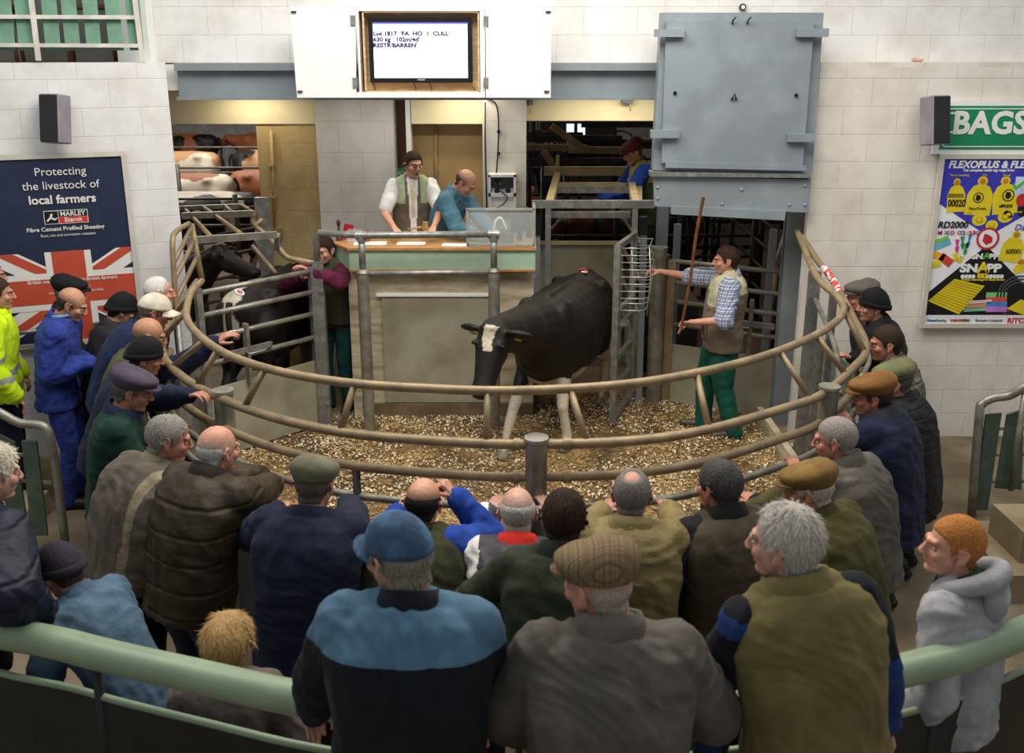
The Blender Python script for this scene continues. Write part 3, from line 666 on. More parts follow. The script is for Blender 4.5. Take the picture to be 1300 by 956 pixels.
for px, py in ((835,238),(835,252),(1022,236),(1022,260),(917,259),(942,241),(1002,260)): p = PY(px,py,8.235); MB().ell((p.x,8.238,p.z),(.014,.010,.014),n=10,m=6).build('rivet', M_STEEL, hb, True)
for px, w_, y0, y1, m_, lab in ((843,.10,262,520,M_STEEL,'blue-grey steel column under the left end of the header beam'),(1012,.15,266,540,M_STEEL,'blue-grey steel column under the right end of the header beam')):
    Y = 9.5 if px < 900 else 8.62; a = PY(px, y0, Y); o = thing('steel_column', lab, 'column', (a.x,Y,0)); b = MB(); b.bx(a.x-w_/2,a.x+w_/2,Y,Y+.02,0,2.1); b.bx(a.x-w_/2,a.x+w_/2,Y+.1,Y+.12,0,2.1); b.bx(a.x-.01,a.x+.01,Y+.02,Y+.1,0,2.1); b.build('shaft', m_, o)
for px, y0, lab in ((861,285,'slim grey-blue upright left of the cane'),(983,292,'slim grey-blue upright right of the handler')):
    a = PY(px, y0, 10.2); o = thing('steel_upright', lab, 'post', (a.x,10.2,0)); MB().bx(a.x-.035,a.x+.035,10.2,10.26,0,a.z).build('shaft', M_STEEL, o)
# ladder-like sloping frame at the right of the corridor
t = thing('sloping_frame', 'dusty tubular sloping frame beside the right steel column', 'frame', (2.3,10.4,0))
MB().tube([PY(1003,275,10.9), PY(986,330,10.3), PY(982,372,10.0)], .025, 8).build('stringer', M_PIPE, t, True); MB().tube([PY(1008,290,10.9), PY(1000,350,10.3), PY(990,400,10.0)], .025, 8).build('stringer', M_PIPE, t, True)
for k in range(4): MB().tube([PY(1001-k*5,285+k*18,10.7-.15*k), PY(1007-k*3,297+k*18,10.7-.15*k)], .015, 8).build('rung', M_PIPE, t, True)
# ------------------------------------------------------------------ screen cabinet
cb = thing('screen_cabinet', 'white wall cabinet with both doors folded open around a plywood lined recess', 'cabinet', (-.77,8.6,3.0))
Yc = 8.34
def rectp(mb, px0, py0, px1, py1, Y, th):
    a, b_ = PY(px0,py0,Y), PY(px1,py1,Y); mb.bx(a.x, b_.x, Y, Y+th, b_.z, a.z); return mb
F_ = MB(); 
for r_ in ((452,8,616,14),(452,117,616,124),(452,14,459,117),(609,14,616,117)): rectp(F_, *r_, Yc, .30)
F_.build('frame', M_WHITE, cb)
rectp(MB(), 459, 14, 609, 118, Yc+.13, .02).build('back_board', M_PLY, cb)
b = MB(); a0, a1 = PY(459,14,Yc), PY(609,118,Yc)
b.bx(a0.x,a0.x+.012,Yc+.01,Yc+.27,a1.z,a0.z); b.bx(a1.x-.012,a1.x,Yc+.01,Yc+.27,a1.z,a0.z); b.bx(a0.x,a1.x,Yc+.01,Yc+.27,a0.z-.012,a0.z); b.bx(a0.x,a1.x,Yc+.01,Yc+.27,a1.z,a1.z+.012); b.build('lining', M_PLY, cb)
def door(pts, hinges, pins):
    MB().poly([PY(x,y,Yc-.02) for x,y in pts][::-1], .03, (0,1,0)).build('door', M_WHITE, cb)
    o = [c for c in cb.children if c.name.startswith('door')][-1]
    for px, py in hinges: p = PY(px,py,Yc-.02); MB().bx(p.x-.02,p.x+.02,Yc-.03,Yc-.02,p.z-.04,p.z+.04).build('hinge', M_GALV, o)
    for px, py in pins: p = PY(px,py,Yc-.02); MB().bx(p.x-.02,p.x+.02,Yc-.035,Yc-.02,p.z-.006,p.z+.006).build('catch', M_DARKST, o)
door([(368,8),(451,9),(452,124),(377,124)], ((448,26),(451,105)), ((373,15),(381,116)))
door([(617,7),(700,9),(699,124),(617,124)], ((617,27),(617,105)), ((696,15),(694,116)))
tv = thing('screen', 'black framed flat sale screen showing lot details in the white cabinet', 'screen', (-.77,8.42,3.1))
rectp(MB(), 467, 23, 600, 105, 8.40, .06).build('bezel', M_BLK, tv)
scr = rectp(MB(), 473, 29, 594, 99, 8.392, .006).build('display', mat('lit_screen', '#f4f6ff', .3, var=.0, emit=1.15), tv)
rectp(MB(), 473, 28.5, 594, 30.5, 8.388, .004).build('title_bar', mat('screen_blue', '#5a62c8', .3, var=.0, emit=.6), tv)
M_SCT = mat('screen_ink', '#1c2560', .3, var=.0)
for s_, py, px in (("Lot 1817  'FA  HO  1  CULL'", 45, 474),("630 kg  .102m/4d'", 52.5, 474),("RESTR'BARREN'", 60, 474)):
    text(s_, .046, M_SCT, PY(px, py, 8.388), (1,0,0), (0,0,1), parent=tv, sx=1.14, bold=.0020)
p = PY(535,102,8.39); text('SAMSUNG', .014, M_WHITE, p, (1,0,0), (0,0,1), parent=tv, align='CENTER', name='maker_mark')
for px, py0, py1 in ((473,105,116),(525,105,115),(545,105,115),(600,110,117)):
    a, b_ = PY(px,py0,8.44), PY(px+3,py1,8.45); MB().tube([a, a.lerp(b_,.5)+Vector((.01,0,-.01)), b_], .004, 6).build('screen_cable', M_CABLE, tv, True)

# ------------------------------------------------------------------ wall speakers
def speaker(label, px0, py0, px1, py1, Y, yaw, hs):
    a, b_ = PY(px0,py0,Y), PY(px1,py1,Y); c = (a+b_)/2; h = a.z-b_.z; t = thing('wall_speaker', label, 'speaker', c, R(yaw), 'wall speakers')
    M4 = Matrix.Rotation(R(yaw),3,'Z') @ Matrix.Rotation(R(-9),3,'X')
    MB().box(c, (hs, .16, h), M4, bev=.008).build('cabinet', mat('speaker_grey','#8c8890',.5), t)
    MB().box(c - M4 @ Vector((0,.085,0)), (hs*.92,.012,h*.95), M4, bev=.004).build('grille', mat('speaker_mesh','#23242a',.8,bump=.8,bscale=300), t)
    MB().bar(c + M4 @ Vector((0,.07,h*.3)), c + M4 @ Vector((0,.07,h*.3))+Vector((0,.22,0)), .04, .04).build('bracket', M_DARKST, t)
speaker('black and grey wall speaker above the blue farming poster', 57, 120, 84, 182, 7.92, -12, .17)
speaker('dark tilted wall speaker beside the green sign', 1173, 122, 1200, 184, 8.18, 18, .17)

# ------------------------------------------------------------------ left poster with flag
def PL(px, py, off=.03): return PPL(px, py, A0 + WN*off, WN)
WR = -WU    # reading direction
po = thing('poster', 'dark blue framed livestock poster with a national flag on the left wall', 'poster', A0 + WU*.9)
c0 = PL(158,193); c1 = PL(182,418); zt_, zb_ = c0.z, PL(176,428).z; ur = (c0-A0).dot(WR)
def WP(u, z, off=.03): return A0 + WR*u + WN*off + Vector((0,0,z))
ul = ur - 1.28
def wrect(u0,u1,z0,z1,off,th,name,m,par=None): return MB().poly([WP(u0,z0,off),WP(u1,z0,off),WP(u1,z1,off),WP(u0,z1,off)], th, WN).build(name, m, par)
uc0 = ul+.05; uc1 = ur-.04; H_ = zt_-zb_
M_POSTB = mat('poster_navy','#28304a',.35,var=.05); M_POSTW = mat('poster_white','#e9e6e0',.4,var=.02); M_POSTR = mat('poster_red','#c4513c',.4,var=.04)
wrect(ul,ur,zb_,zt_,.0,.03,'backing',M_POSTB,po)
fm = mat('poster_frame','#d9d4c6',.4,.2,var=.05)
for (a,b_,c_,d) in ((ul-.002,ur+.002,zt_-.03,zt_+.01),(ul-.002,ur+.002,zb_-.01,zb_+.03),(ul-.002,ul+.035,zb_+.031,zt_-.031),(ur-.03,ur+.002,zb_+.031,zt_-.031)): wrect(a,b_,c_,d,.028,.02,'frame',fm,po)
def wuz(px, py): p = PL(px,py,.031); return (p-A0).dot(WR), p.z
fcx, fcz = wuz(92,368); ftop = wuz(95,318)[1]
def clip(poly, u0,u1,z0,z1):
    def cl(P, ins, inter):
        out = []
        for i in range(len(P)):
            a, b_ = P[i-1], P[i]
            if ins(b_):
                if not ins(a): out.append(inter(a,b_))
                out.append(b_)
            elif ins(a): out.append(inter(a,b_))
        return out
    def iu(c): return lambda a,b_: (c, a[1]+(b_[1]-a[1])*(c-a[0])/(b_[0]-a[0]))
    def iz(c): return lambda a,b_: (a[0]+(b_[0]-a[0])*(c-a[1])/(b_[1]-a[1]), c)
    for ins, it in ((lambda p: p[0]>=u0-1e-9, iu(u0)),(lambda p: p[0]<=u1+1e-9, iu(u1)),(lambda p: p[1]>=z0-1e-9, iz(z0)),(lambda p: p[1]<=z1+1e-9, iz(z1))):
        if poly: poly = cl(poly, ins, it)
    return poly
def flagpoly(P, off, name, m):
    P = clip(P, uc0-.01, uc1+.01, zb_+.03, ftop)
    if len(P) > 2: MB().poly([WP(u,z,off) for u,z in P], .0008, WN).build(name, m, po)
def strip(a, b_, w_, side=0):
    a = Vector(a); b_ = Vector(b_); d = (b_-a).normalized(); n_ = Vector((-d.y,d.x)); o = n_*side
    return [tuple(a+o+n_*w_/2), tuple(a+o-n_*w_/2), tuple(b_+o-n_*w_/2), tuple(b_+o+n_*w_/2)]
for k, (dx, dz) in enumerate(((1,.62),(-1,.62),(1,-.62),(-1,-.62))):
    flagpoly(strip((fcx,fcz),(fcx+dx*1.1,fcz+dz*1.1),.17), .0305+.0003*k, 'flag_diagonal', M_POSTW)
    sg = .03 if k in (0,3) else -.03
    flagpoly(strip((fcx+dx*.1,fcz+dz*.1),(fcx+dx*1.1,fcz+dz*1.1),.07, sg*(1 if dx>0 else 1)), .0325+.0002*k, 'flag_diagonal', M_POSTR)
flagpoly([(fcx-.175,zb_),(fcx+.175,zb_),(fcx+.175,9),(fcx-.175,9)], .0340, 'flag_cross', M_POSTW)
flagpoly([(ul,fcz-.155),(ur,fcz-.155),(ur,fcz+.155),(ul,fcz+.155)], .0342, 'flag_cross', M_POSTW)
flagpoly([(fcx-.125,zb_),(fcx+.125,zb_),(fcx+.125,9),(fcx-.125,9)], .0352, 'flag_cross', M_POSTR)
flagpoly([(ul,fcz-.105),(ur,fcz-.105),(ur,fcz+.105),(ul,fcz+.105)], .0354, 'flag_cross', M_POSTR)
uc = (ul+ur)/2+.0
def wt(s_, px, py, size, m=M_POSTW, **k):
    u, z = wuz(px, py); text(s_, size, m, WP(u, z, .0368), WR, (0,0,1), parent=po, align='CENTER', **k)
wt('Protecting', 77, 222, .092); wt('the livestock of', 78, 239.5, .092); wt('local farmers', 80, 257.5, .096, bold=.0022)
u, z = wuz(84,275); wrect(u-.165,u+.165,z-.055,z+.055,.0365,.001,'logo_border',M_POSTW,po); wrect(u-.16,u-.06,z-.05,z+.05,.0376,.001,'logo_field',M_BLK,po); wrect(u-.055,u+.16,z,z+.05,.0376,.001,'logo_field',M_BLK,po); wrect(u-.055,u+.16,z-.05,z-.002,.0376,.001,'logo_field',mat('logo_red','#d8322c',.4),po)
text('MARLEY', .052, M_POSTW, WP(u+.052,z+.008,.0388), WR, (0,0,1), parent=po, align='CENTER', bold=.001); text('Eternit', .048, M_POSTW, WP(u+.052,z-.040,.0388), WR, (0,0,1), parent=po, align='CENTER', bold=.001)
b = MB(); 
for (a, c_, w_) in (((-.145,-.03),(-.115,.0),.014),((-.115,0),(-.085,-.02),.014),((-.115,0),(-.105,.03),.016),((-.085,-.02),(-.07,-.005),.010)):
    P_ = strip((u+a[0],z+a[1]),(u+c_[0],z+c_[1]),w_); b.poly([WP(p[0],p[1],.0388) for p in P_], .0008, WN)
b.build('logo_figure', M_POSTW, po)
wt('Fibre Cement Profiled Sheeting', 84, 292, .046, bold=.0008); wt('Rust, rot and corrosion resistant', 87, 299, .031)
wt('British manufacturer, meet British farmers', 93, 357, .040, bold=.0006); wt('Call now or visit', 100, 364, .026); wt('www.marleyeternit.co.uk/profile', 97, 371, .032)
# wall rail under the poster
t = thing('wall_rail', 'short galvanised handrail on the left wall below the poster', 'rail', A0+WU*1.1)
MB().tube([PL(14,425,.12), PL(50,419,.12), PL(55,424,.12), PL(57,470,.12)], .018, 10).build('tube', M_GALV, t, True); MB().tube([PL(118,412,.10), PL(142,407,.10)], .015, 8).build('tube', M_GALV, t, True); MB().tube([PL(20,424,.12), PL(20,426,.0)], .012, 8).build('bracket', M_GALV, t, True)

# ------------------------------------------------------------------ green sign and right poster
YW = 8.34
sg = thing('sign', 'green painted name board with white lettering on the right wall', 'sign', (4.3,YW,2.6))
a, b_ = PY(1189,129,YW), PY(1300,194,YW); xe = a.x+1.9
MB().bx(a.x, xe, YW-.04, YW, PY(1191,195,YW).z, a.z).build('board', M_WHITE, sg)
gx = PY(1196,134,YW).x; MB().bx(gx, xe-.04, YW-.045, YW-.04, PY(1192,189,YW).z, PY(1196,134,YW).z).build('green_field', mat('sign_green','#12885a',.35,var=.05), sg)
zz0, zz1 = PY(1192,186,YW).z, PY(1196,137,YW).z
b = MB(); 
for r_ in ((gx+.025,xe-.065,zz1-.008,zz1),(gx+.025,xe-.065,zz0,zz0+.008),(gx+.025,gx+.033,zz0,zz1)): b.bx(r_[0],r_[1],YW-.047,YW-.045,r_[2],r_[3])
b.build('border_line', M_WHITE, sg)
# heavy serif letters: default face with slab strokes
p = PY(1208,169,YW-.046); text('BAGSHAWS', .250, M_WHITE, p, (1,0,0), (0,0,1), parent=sg, bold=.009, sx=1.0, space=1.03)
for i, (px, w_) in enumerate(((1209,9),(1209,9))):
    q_ = PY(px-1, (169,145)[i], YW-.046); MB().bx(q_.x-.02,q_.x+.05,YW-.050,YW-.047,q_.z-.0,q_.z+.016).build('serif', M_WHITE, sg)
rp = thing('poster', 'colourful framed cattle ear tag poster under the green sign', 'poster', (4.4,YW,1.8))
def RPq(px, py, off=.03): return PY(px, py, YW-off)
TL, BL = RPq(1196,197), RPq(1173,413); xr = TL.x + 1.60; zt2, zb2 = TL.z, BL.z; xl = TL.x-.01
MB().bx(xl,xr,YW-.03,YW,zb2,zt2).build('backing', mat('poster2_white','#efeef0',.35,var=.02), rp)
for r_ in ((xl-.01,xr+.002,zt2-.03,zt2+.01),(xl-.01,xr+.002,zb2-.02,zb2+.02),(xl-.01,xl+.03,zb2+.021,zt2-.031),(xr-.03,xr+.002,zb2+.021,zt2-.031)): MB().bx(r_[0],r_[1],YW-.05,YW-.03,r_[2],r_[3]).build('frame', fm, rp)
xi, zi, zj = xl+.03, zt2-.03, zb2+.02; W2 = xr-.03-xi; xc = RPq(1254,300).x; 
def rpoly(P, off, name, m): return MB().poly([Vector((x,YW-off,z)) for x,z in P], .001, (0,-1,0)).build(name, m, rp)
def rz(px,py): p = RPq(px,py,.032); return p.x, p.z
xrr = xc + (xc-xi)
cz = rz(1252,303)[1]
M_PB = mat('poster2_blue','#3b39b4',.35,var=.05); M_Y = mat('tag_yellow','#e6cf1e',.4,var=.05)
lz = rz(1195,258)[1]; kz = rz(1178,372)[1]; fz = rz(1176,400)[1]
rpoly([(xi,zi),(xrr,zi),(xrr,lz),(xc,cz+.02),(xi,lz)][::-1], .031, 'blue_field', M_PB)
rpoly([(xi,fz),(xi,kz),(xc,cz-.06),(xrr,kz),(xrr,fz)], .031, 'black_field', M_BLK)
def rt(s_, px, py, size, m, al='LEFT', **k): x, z = rz(px,py); return text(s_, size, m, (x,YW-.0335,z), (1,0,0), (0,0,1), parent=rp, align=al, **k)
rt('FLEXOPLUS & FLEXOTAG', 1203.5, 213, .083, M_WHITE, bold=.003, shear=.18, sx=.98); rt('The complete cattle tag range from', 1222, 217.5, .030, M_WHITE, bold=.001)
for s_, px in (('Tissue sampling',1205),('EID',1247),('Visual',1273)): rt(s_, px, 223.5, .026, M_Y)
for s_, px, py in (('EID',1228,271),('Visual',1288,270)): rt(s_, px, py, .026, M_Y)
def tagshape(px, py, w_, h_, rot=0, name='ear_tag_print', holec='#c9862a'):
    x, z = rz(px, py); P = [(-.5,-.5),(.5,-.5),(.5,.05),(.32,.28),(.14,.34)]+[(.20*math.cos(R(a)),.42+.14*math.sin(R(a))) for a in range(0,181,30)]+[(-.14,.34),(-.32,.28),(-.5,.05)]
    c_, s_ = math.cos(R(rot)), math.sin(R(rot)); P = [(x+(p[0]*w_*c_-p[1]*h_*s_), z+(p[0]*w_*s_+p[1]*h_*c_)) for p in P]
    rpoly(P, .032, name, M_Y); cx, cz_ = x-.42*h_*s_, z+.42*h_*c_
    rpoly([(cx+.024*math.cos(R(a)),cz_+.024*math.sin(R(a))) for a in range(0,360,30)], .0335, name, mat('tag_hole',holec,.4))
    return x, z
def disc(px, py, r, m, off=.0335, sy=1., name='printed_disc'):
    x, z = rz(px,py); rpoly([(x+r*math.cos(R(a)),z+r*sy*math.sin(R(a))) for a in range(0,360,20)], off, name, m)
tagshape(1214,249,.15,.27,4); rt('00020', 1202.5, 262, .085, M_BLK, sx=.7, bold=.002); b = MB()
for k in range(14): x, z = rz(1203.5+k*1.45,248); b.bx(x,x+.005,YW-.035,YW-.034,z-.02,z+.015)
b.build('barcode_print', M_BLK, rp)
tagshape(1244,250,.22,.31,-3); disc(1242,251,.045,M_BLK); disc(1242,251,.036,M_Y,.0345); x,z = rz(1242,251); rpoly([(x-.025,z-.015),(x+.0,z-.03),(x+.022,z-.01),(x+.012,z+.022),(x-.018,z+.026)], .0355, 'tag_emblem', M_BLK); rt('FlexoTronic', 1229.5, 266, .030, M_BLK)
tagshape(1276,249,.21,.30,6); disc(1280,248,.052,M_BLK); disc(1280,248,.042,M_Y,.0345); x,z = rz(1280,248); rpoly([(x-.028,z-.015),(x+.0,z-.034),(x+.025,z-.01),(x+.014,z+.026),(x-.02,z+.03)], .0355, 'tag_emblem', M_BLK); rt('allFLEXI', 1268, 263, .034, M_BLK, bold=.001)
rt('utopiFRONT', 1268, 258, .026, M_BLK) if False else None
M_Y2 = mat('tag_yellow_dark','#b99b14',.4)
for px, py, r in ((1243,279,.062),(1259,286,.052),(1276,275,.062),(1280,272,.045)): disc(px,py,r,M_Y,.0332,.85); disc(px,py+.5,r*.5,M_Y2,.0348,.85); disc(px,py,r*.32,M_Y,.0358,.85)
x, z = rz(1290,235); rpoly([(x-.03,z-.0),(x,z-.045),(x+.16,z+.09),(x+.14,z+.11),(x+.0,z-.01),(x-.02,z+.02)], .0335, 'tick', mat('tick_green','#58b947',.4)); x,z = rz(1288,238); rpoly([(x,z-.07),(x+.3,z-.07),(x+.3,z+.09),(x,z+.09)], .0322, 'pale_panel', mat('pale_blue','#c9d6f2',.4)); 
disc(1298,254,.055,mat('red_print','#c9282c',.4),.0345); disc(1298,268,.045,M_BLK,.0345)
rt('RD2000', 1190, 289, .076, M_BLK, bold=.002, shear=.15); x0_ = 1190
for ch, cc in zip('MIXED COLOURS', ('#d33','#2a8','#27c','#e80','#a3a','#fff','#d33','#27c','#2a8','#e80','#a3a','#d33','#27c')):
    if ch != ' ': rt(ch, x0_, 297.5, .046, mat('letter_'+cc.strip('#'), tuple(int(q,16)/15 for q in cc.strip('#')), .4), bold=.001)
    x0_ += 4.1
rt('Dalton', 1287, 292, .075, M_PB, shear=.25)
disc(1254,303,.098,mat('red_print','#c9282c',.4),.0335); disc(1254,303,.078,M_WHITE,.0346); x,z = rz(1254,303); rpoly([(x-.045,z-.02),(x-.01,z-.055),(x+.04,z-.03),(x+.038,z+.01),(x+.0,z+.035),(x-.035,z+.045)], .0357, 'bull_emblem', MATS['red_print'])
rs = random.Random(3)
for (px, py, cc, w_, h_, ro_) in ((1195,311,'#6db7d8',.16,.05,25),(1192,305,'#7ac943',.16,.03,20),(1192,325,'#e8a01f',.10,.06,-20),(1201,330,'#d0462a',.12,.07,-35),(1215,312,'#d23a9c',.035,.11,5),(1222,308,'#2f8f6a',.035,.11,8),(1230,306,'#2c7fb8',.03,.12,-8),(1226,316,'#37a04c',.035,.10,-5),(1213,326,'#e6d21e',.05,.07,10),(1219,329,'#e6d21e',.05,.06,-20),(1188,335,'#e6cf1e',.08,.06,15)):
    x, z = rz(px,py); m_ = mat('print_'+cc.strip('#'), cc, .4); c_, s_ = math.cos(R(ro_)), math.sin(R(ro_)); w2, h2 = w_/2, h_/2
    P = [(-w2*.5,-h2),(w2*.5,-h2),(w2,-h2*.3),(w2*.45,0),(w2,h2),(-w2,h2),(-w2*.45,0),(-w2,-h2*.3)] if h_ > w_ else [(-w2,-h2),(w2,-h2),(w2,h2),(-w2,h2)]
    rpoly([(x+p[0]*c_-p[1]*s_, z+p[0]*s_+p[1]*c_) for p in P], .0335, 'clip_print', m_)
tagshape(1286,314,.19,.26,-8); rt('600001', 1276, 322, .062, M_BLK, sx=.75); tagshape(1298,338,.16,.10,20)
rt('SN', 1233, 328.5, .062, M_WHITE, bold=.003, sx=1.25); rt('A', 1247.5, 328.5, .075, mat('snap_green','#58b947',.4), bold=.003, sx=1.2); rt('PP', 1255, 328.5, .062, M_WHITE, bold=.003, sx=1.25)
rt('SN', 1218, 345, .098, M_WHITE, bold=.005, sx=1.25); rt('A', 1240, 345.5, .125, M_Y, bold=.005, sx=1.15); rt('PP', 1251.5, 345, .098, M_WHITE, bold=.005, sx=1.25); rt('EID', 1240, 352.5, .05, M_Y, bold=.003, sx=1.2)
for k in list(range(4))+list(range(7,12)): disc(1222+k*4.5, 351, .018, M_WHITE, .0335)
rt('Modular technology for sheep farmers', 1220, 356, .024, M_Y, bold=.001)
# yellow tag mat, bands and rings
g0, g1, g2, g3 = rz(1178,382), rz(1217,399), rz(1250,363), rz(1212,354); rpoly([g0,g1,g2,g3], .0335, 'tag_sheet_print', M_Y)
for k in range(1,12):
    t_ = k/12; a_ = (g0[0]+(g3[0]-g0[0])*t_, g0[1]+(g3[1]-g0[1])*t_); b_ = (g1[0]+(g2[0]-g1[0])*t_, g1[1]+(g2[1]-g1[1])*t_); rpoly(strip(a_,b_,.008), .0348, 'tag_sheet_print', M_Y2)
for k, cc in enumerate(('#7bc67a','#d8504a','#3f86d0','#c77bd0')): x, z = rz(1265, 374+k*6); rpoly([(x-.09,z-.028),(x+.09,z-.028),(x+.09,z+.02),(x-.09,z+.02)], .0335+.0006*k, 'band_print', mat('print_'+cc.strip('#'),cc,.4))
for k, cc in enumerate(('#7bb89a','#d8906a','#e8c8c0')): x, z = rz(1238+k*3, 393-k*5); rpoly([(x-.10,z-.02),(x+.10,z-.01),(x+.10,z+.02),(x-.10,z+.01)], .0335+.0006*k, 'band_print', mat('print_'+cc.strip('#'),cc,.4))
for k in range(3):
    x, z = rz(1292, 376); r = .13+.028*k; P = [(x+r*math.cos(R(a)), z+r*math.sin(R(a))) for a in range(70,260,12)] + [(x+(r-.014)*math.cos(R(a)), z+(r-.014)*math.sin(R(a))) for a in range(250,60,-12)]
    rpoly(P, .0335, 'ring_print', mat('rubber_grey','#4a4a50',.4))
rpoly([rz(1278,392),rz(1300,400),rz(1312,386),rz(1296,380)], .0345, 'tag_sheet_print', M_Y)
rpoly([(xi,zj),(xr-.03,zj),(xr-.03,fz),(xi,fz)], .0318, 'footer', mat('poster2_white2','#e9eaf0',.35,var=.02))
for s_, px, cc in (('Roxan',1177,'#2b4fae'),('Fearing',1188,'#2a9d5a'),('SHEARWELL',1206,'#c9282c'),('KERBL',1219,'#58b947'),('Farmplan Livestock',1238,'#777788')): rt(s_, px, 408, .030, mat('print_'+cc.strip('#'),cc,.4), bold=.001)
rt('RITCHEY', 1278, 410, .066, mat('print_c9282c','#c9282c',.4), bold=.002)

# ------------------------------------------------------------------ equipment on the right pier
eb_ = thing('equipment_box', 'open white equipment box with cables on the narrow pier', 'box', (-.05,9.85,1.9))
def rect3(px0,py0,px1,py1,Y0,Y1,name,m,par): a_, c_ = PY(px0,py0,Y0), PY(px1,py1,Y0); return MB().bx(a_.x,c_.x,Y0,Y1,c_.z,a_.z).build(name,m,par)
Yp = 9.70
for r_ in ((620,222,623,264),(652,222,655,264),(620,222,655,225),(620,245,655,250)): rect3(*r_, Yp, 9.9, 'casing', M_WHITE, eb_)
rect3(621,223,655,246,9.86,9.9,'back',mat('grey_back','#77777a',.5),eb_); rect3(622,250,654,266,Yp+.02,9.9,'lower_unit',M_WHITE,eb_); rect3(624,240,652,245,Yp+.02,9.86,'socket_strip',mat('grey_strip','#b8b8ba',.5),eb_)
for px in (631,645): rect3(px-3,240,px+3,245,Yp,Yp+.03,'plug',M_BLK,eb_)
for i in range(3):
    MB().tube([PY(628+i*3,228,Yp+.1), PY(634,236+i,Yp), PY(638-i*2,230,Yp+.02), PY(632,240,Yp+.01)], .006, 6, sub=5).build('cable', M_CABLE, eb_, True)
MB().tube([PY(636,243,Yp), PY(644,250,Yp-.02), PY(640,258,Yp-.02), PY(631,264,Yp-.01)], .006, 6, sub=5).build('cable', M_CABLE, eb_, True)
cbx = thing('wall_cable', 'black cables running down the narrow pier to the equipment box', 'cable', (-.2,9.88,3.0))
MB().tube([PY(618,126,9.87), PY(628,130,9.86), PY(632,142,9.87), PY(633,165,9.87), PY(632,195,9.87), PY(630,222,9.86)], .008, 6, sub=5).build('run', M_CABLE, cbx, True)
MB().tube([PY(616,130,9.87), PY(616,180,9.87), PY(618,264,9.87)], .008, 6).build('run', M_CABLE, cbx, True)
for px, py in ((633,167),(633,195)): p = PY(px,py,9.86); MB().bx(p.x-.015,p.x+.015,9.85,9.9,p.z-.012,p.z+.012).build('clip', M_BLK, cbx)
cn = thing('conduit', 'tan electrical conduit with socket box on the cream wall', 'conduit', (-2.5,10,1.7)); 
b = MB(); b.cyl(PY(344,165,9.98), PY(349,292,9.98), .016, n=10); b.build('pipe', M_BROWN, cn, True); 
for px, py in ((344,210),(347,250)): p = PY(px,py,9.97); MB().bx(p.x-.03,p.x+.03,9.95,10.02,p.z-.012,p.z+.012).build('clip', M_BROWN, cn)
p = PY(352,296,9.96); MB().bx(p.x-.05,p.x+.05,9.94,10.02,p.z-.05,p.z+.05).build('socket_box', mat('socket_tan','#9a8558',.5), cn); MB().ell((p.x,9.935,p.z),(.02,.01,.02),n=10,m=6).build('knob', M_DARKST, cn, True)
cn = thing('conduit', 'tan conduit on the recess wall behind the auctioneer', 'conduit', (-1,10.3,1.7)); MB().cyl(PY(553,160,10.28), PY(554,250,10.28), .016, n=10).build('pipe', M_BROWN, cn, True)
sgn = thing('notice', 'small green exit notice behind the auctioneer', 'sign', PY(508,218,10.18)); p = PY(508,219,10.18); MB().bx(p.x-.07,p.x+.07,10.17,10.2,p.z-.05,p.z+.05).build('plate', mat('notice_green','#3f9a5a',.4,var=.1), sgn); text('EXIT', .055, M_WHITE, (p.x-.062,10.168,p.z-.02), (1,0,0),(0,0,1), parent=sgn)
t = thing('junction_box', 'small grey box with hanging cord under the right lintel', 'box', PY(796,128,9.95)); p = PY(796,128,9.93); MB().box((p.x,9.95,p.z),(.11,.08,.05),Matrix.Rotation(.15,3,'Y')).build('casing', mat('grey_box','#5d6068',.5), t); MB().tube([(p.x+.03,9.92,p.z),(p.x+.035,9.92,p.z-.1)],.007,6).build('cord', M_BROWN, t, True)
t = thing('junction_box', 'small blue-grey box with drip cord at the left end of the right lintel', 'box', PY(673,130,9.95)); p = PY(673,130,9.95); MB().bx(p.x-.025,p.x+.025,9.93,10,p.z-.025,p.z+.025).build('casing', mat('grey_box','#5d6068',.5), t); MB().tube([(p.x,9.93,p.z),(p.x,9.93,p.z-.11)],.005,6).build('cord', M_BROWN, t, True)
# round bolt plate above the big door
t = thing('eye_plate', 'round steel plate on the wall above the large grey door', 'plate', PY(943,9,8.64)); p = PY(943,9,8.64); MB().cyl((p.x,8.655,p.z),(p.x,8.63,p.z),.028,n=20).build('plate', M_DARKST, t, auto=40); MB().cyl((p.x,8.63,p.z),(p.x,8.625,p.z),.016,n=16).build('centre', M_WHITE, t, auto=40)
o = MB().box((PY(1165,73,8.5).x,8.5,3.30),(.09,.05,.04),bev=.01).build('wrapper', mat('wrapper_red','#c77a70',.6,col2='#e8e0d8')); tag(o, 'small crumpled red and white wrapper on the right wall ledge', 'wrapper')

# ------------------------------------------------------------------ balcony railing, upper left
bl = thing('balcony_railing', 'white framed balcony railing with green vertical slats at upper left', 'railing', A0+WU*.8+Vector((0,0,3.28)))
def BP(px, py, off=0.): return PPL(px, py, A0+WN*off, WN)
mw = mat('cream_railing','#d9d6cb',.45,.1)
for y0, px0, px1 in ((21,-40,172),(57,-40,178)): MB().bar(BP(px0,y0), BP(px1,y0+1), .03, .03).build('rail', mw, bl)
for px0, px1 in ((37,49),(168,181)): MB().bar(BP(px0-2,-40), BP(px1,77), .04, .04, up=tuple(WU)).build('post', mw, bl)
for k, px in enumerate((2,26,60,85,112,140,166,-22)):
    a_ = BP(px-3,-45,-.03); c_ = BP(px+8,64,-.03); w_ = .055
    MB().poly([a_-WR*w_, c_-WR*w_, c_+WR*w_, a_+WR*w_], .015, -WN).build('slat', M_SLATL, bl)
t = thing('chair', 'brown wooden chair seen through the balcony slats', 'chair', (-4.0,8.95,3.28))
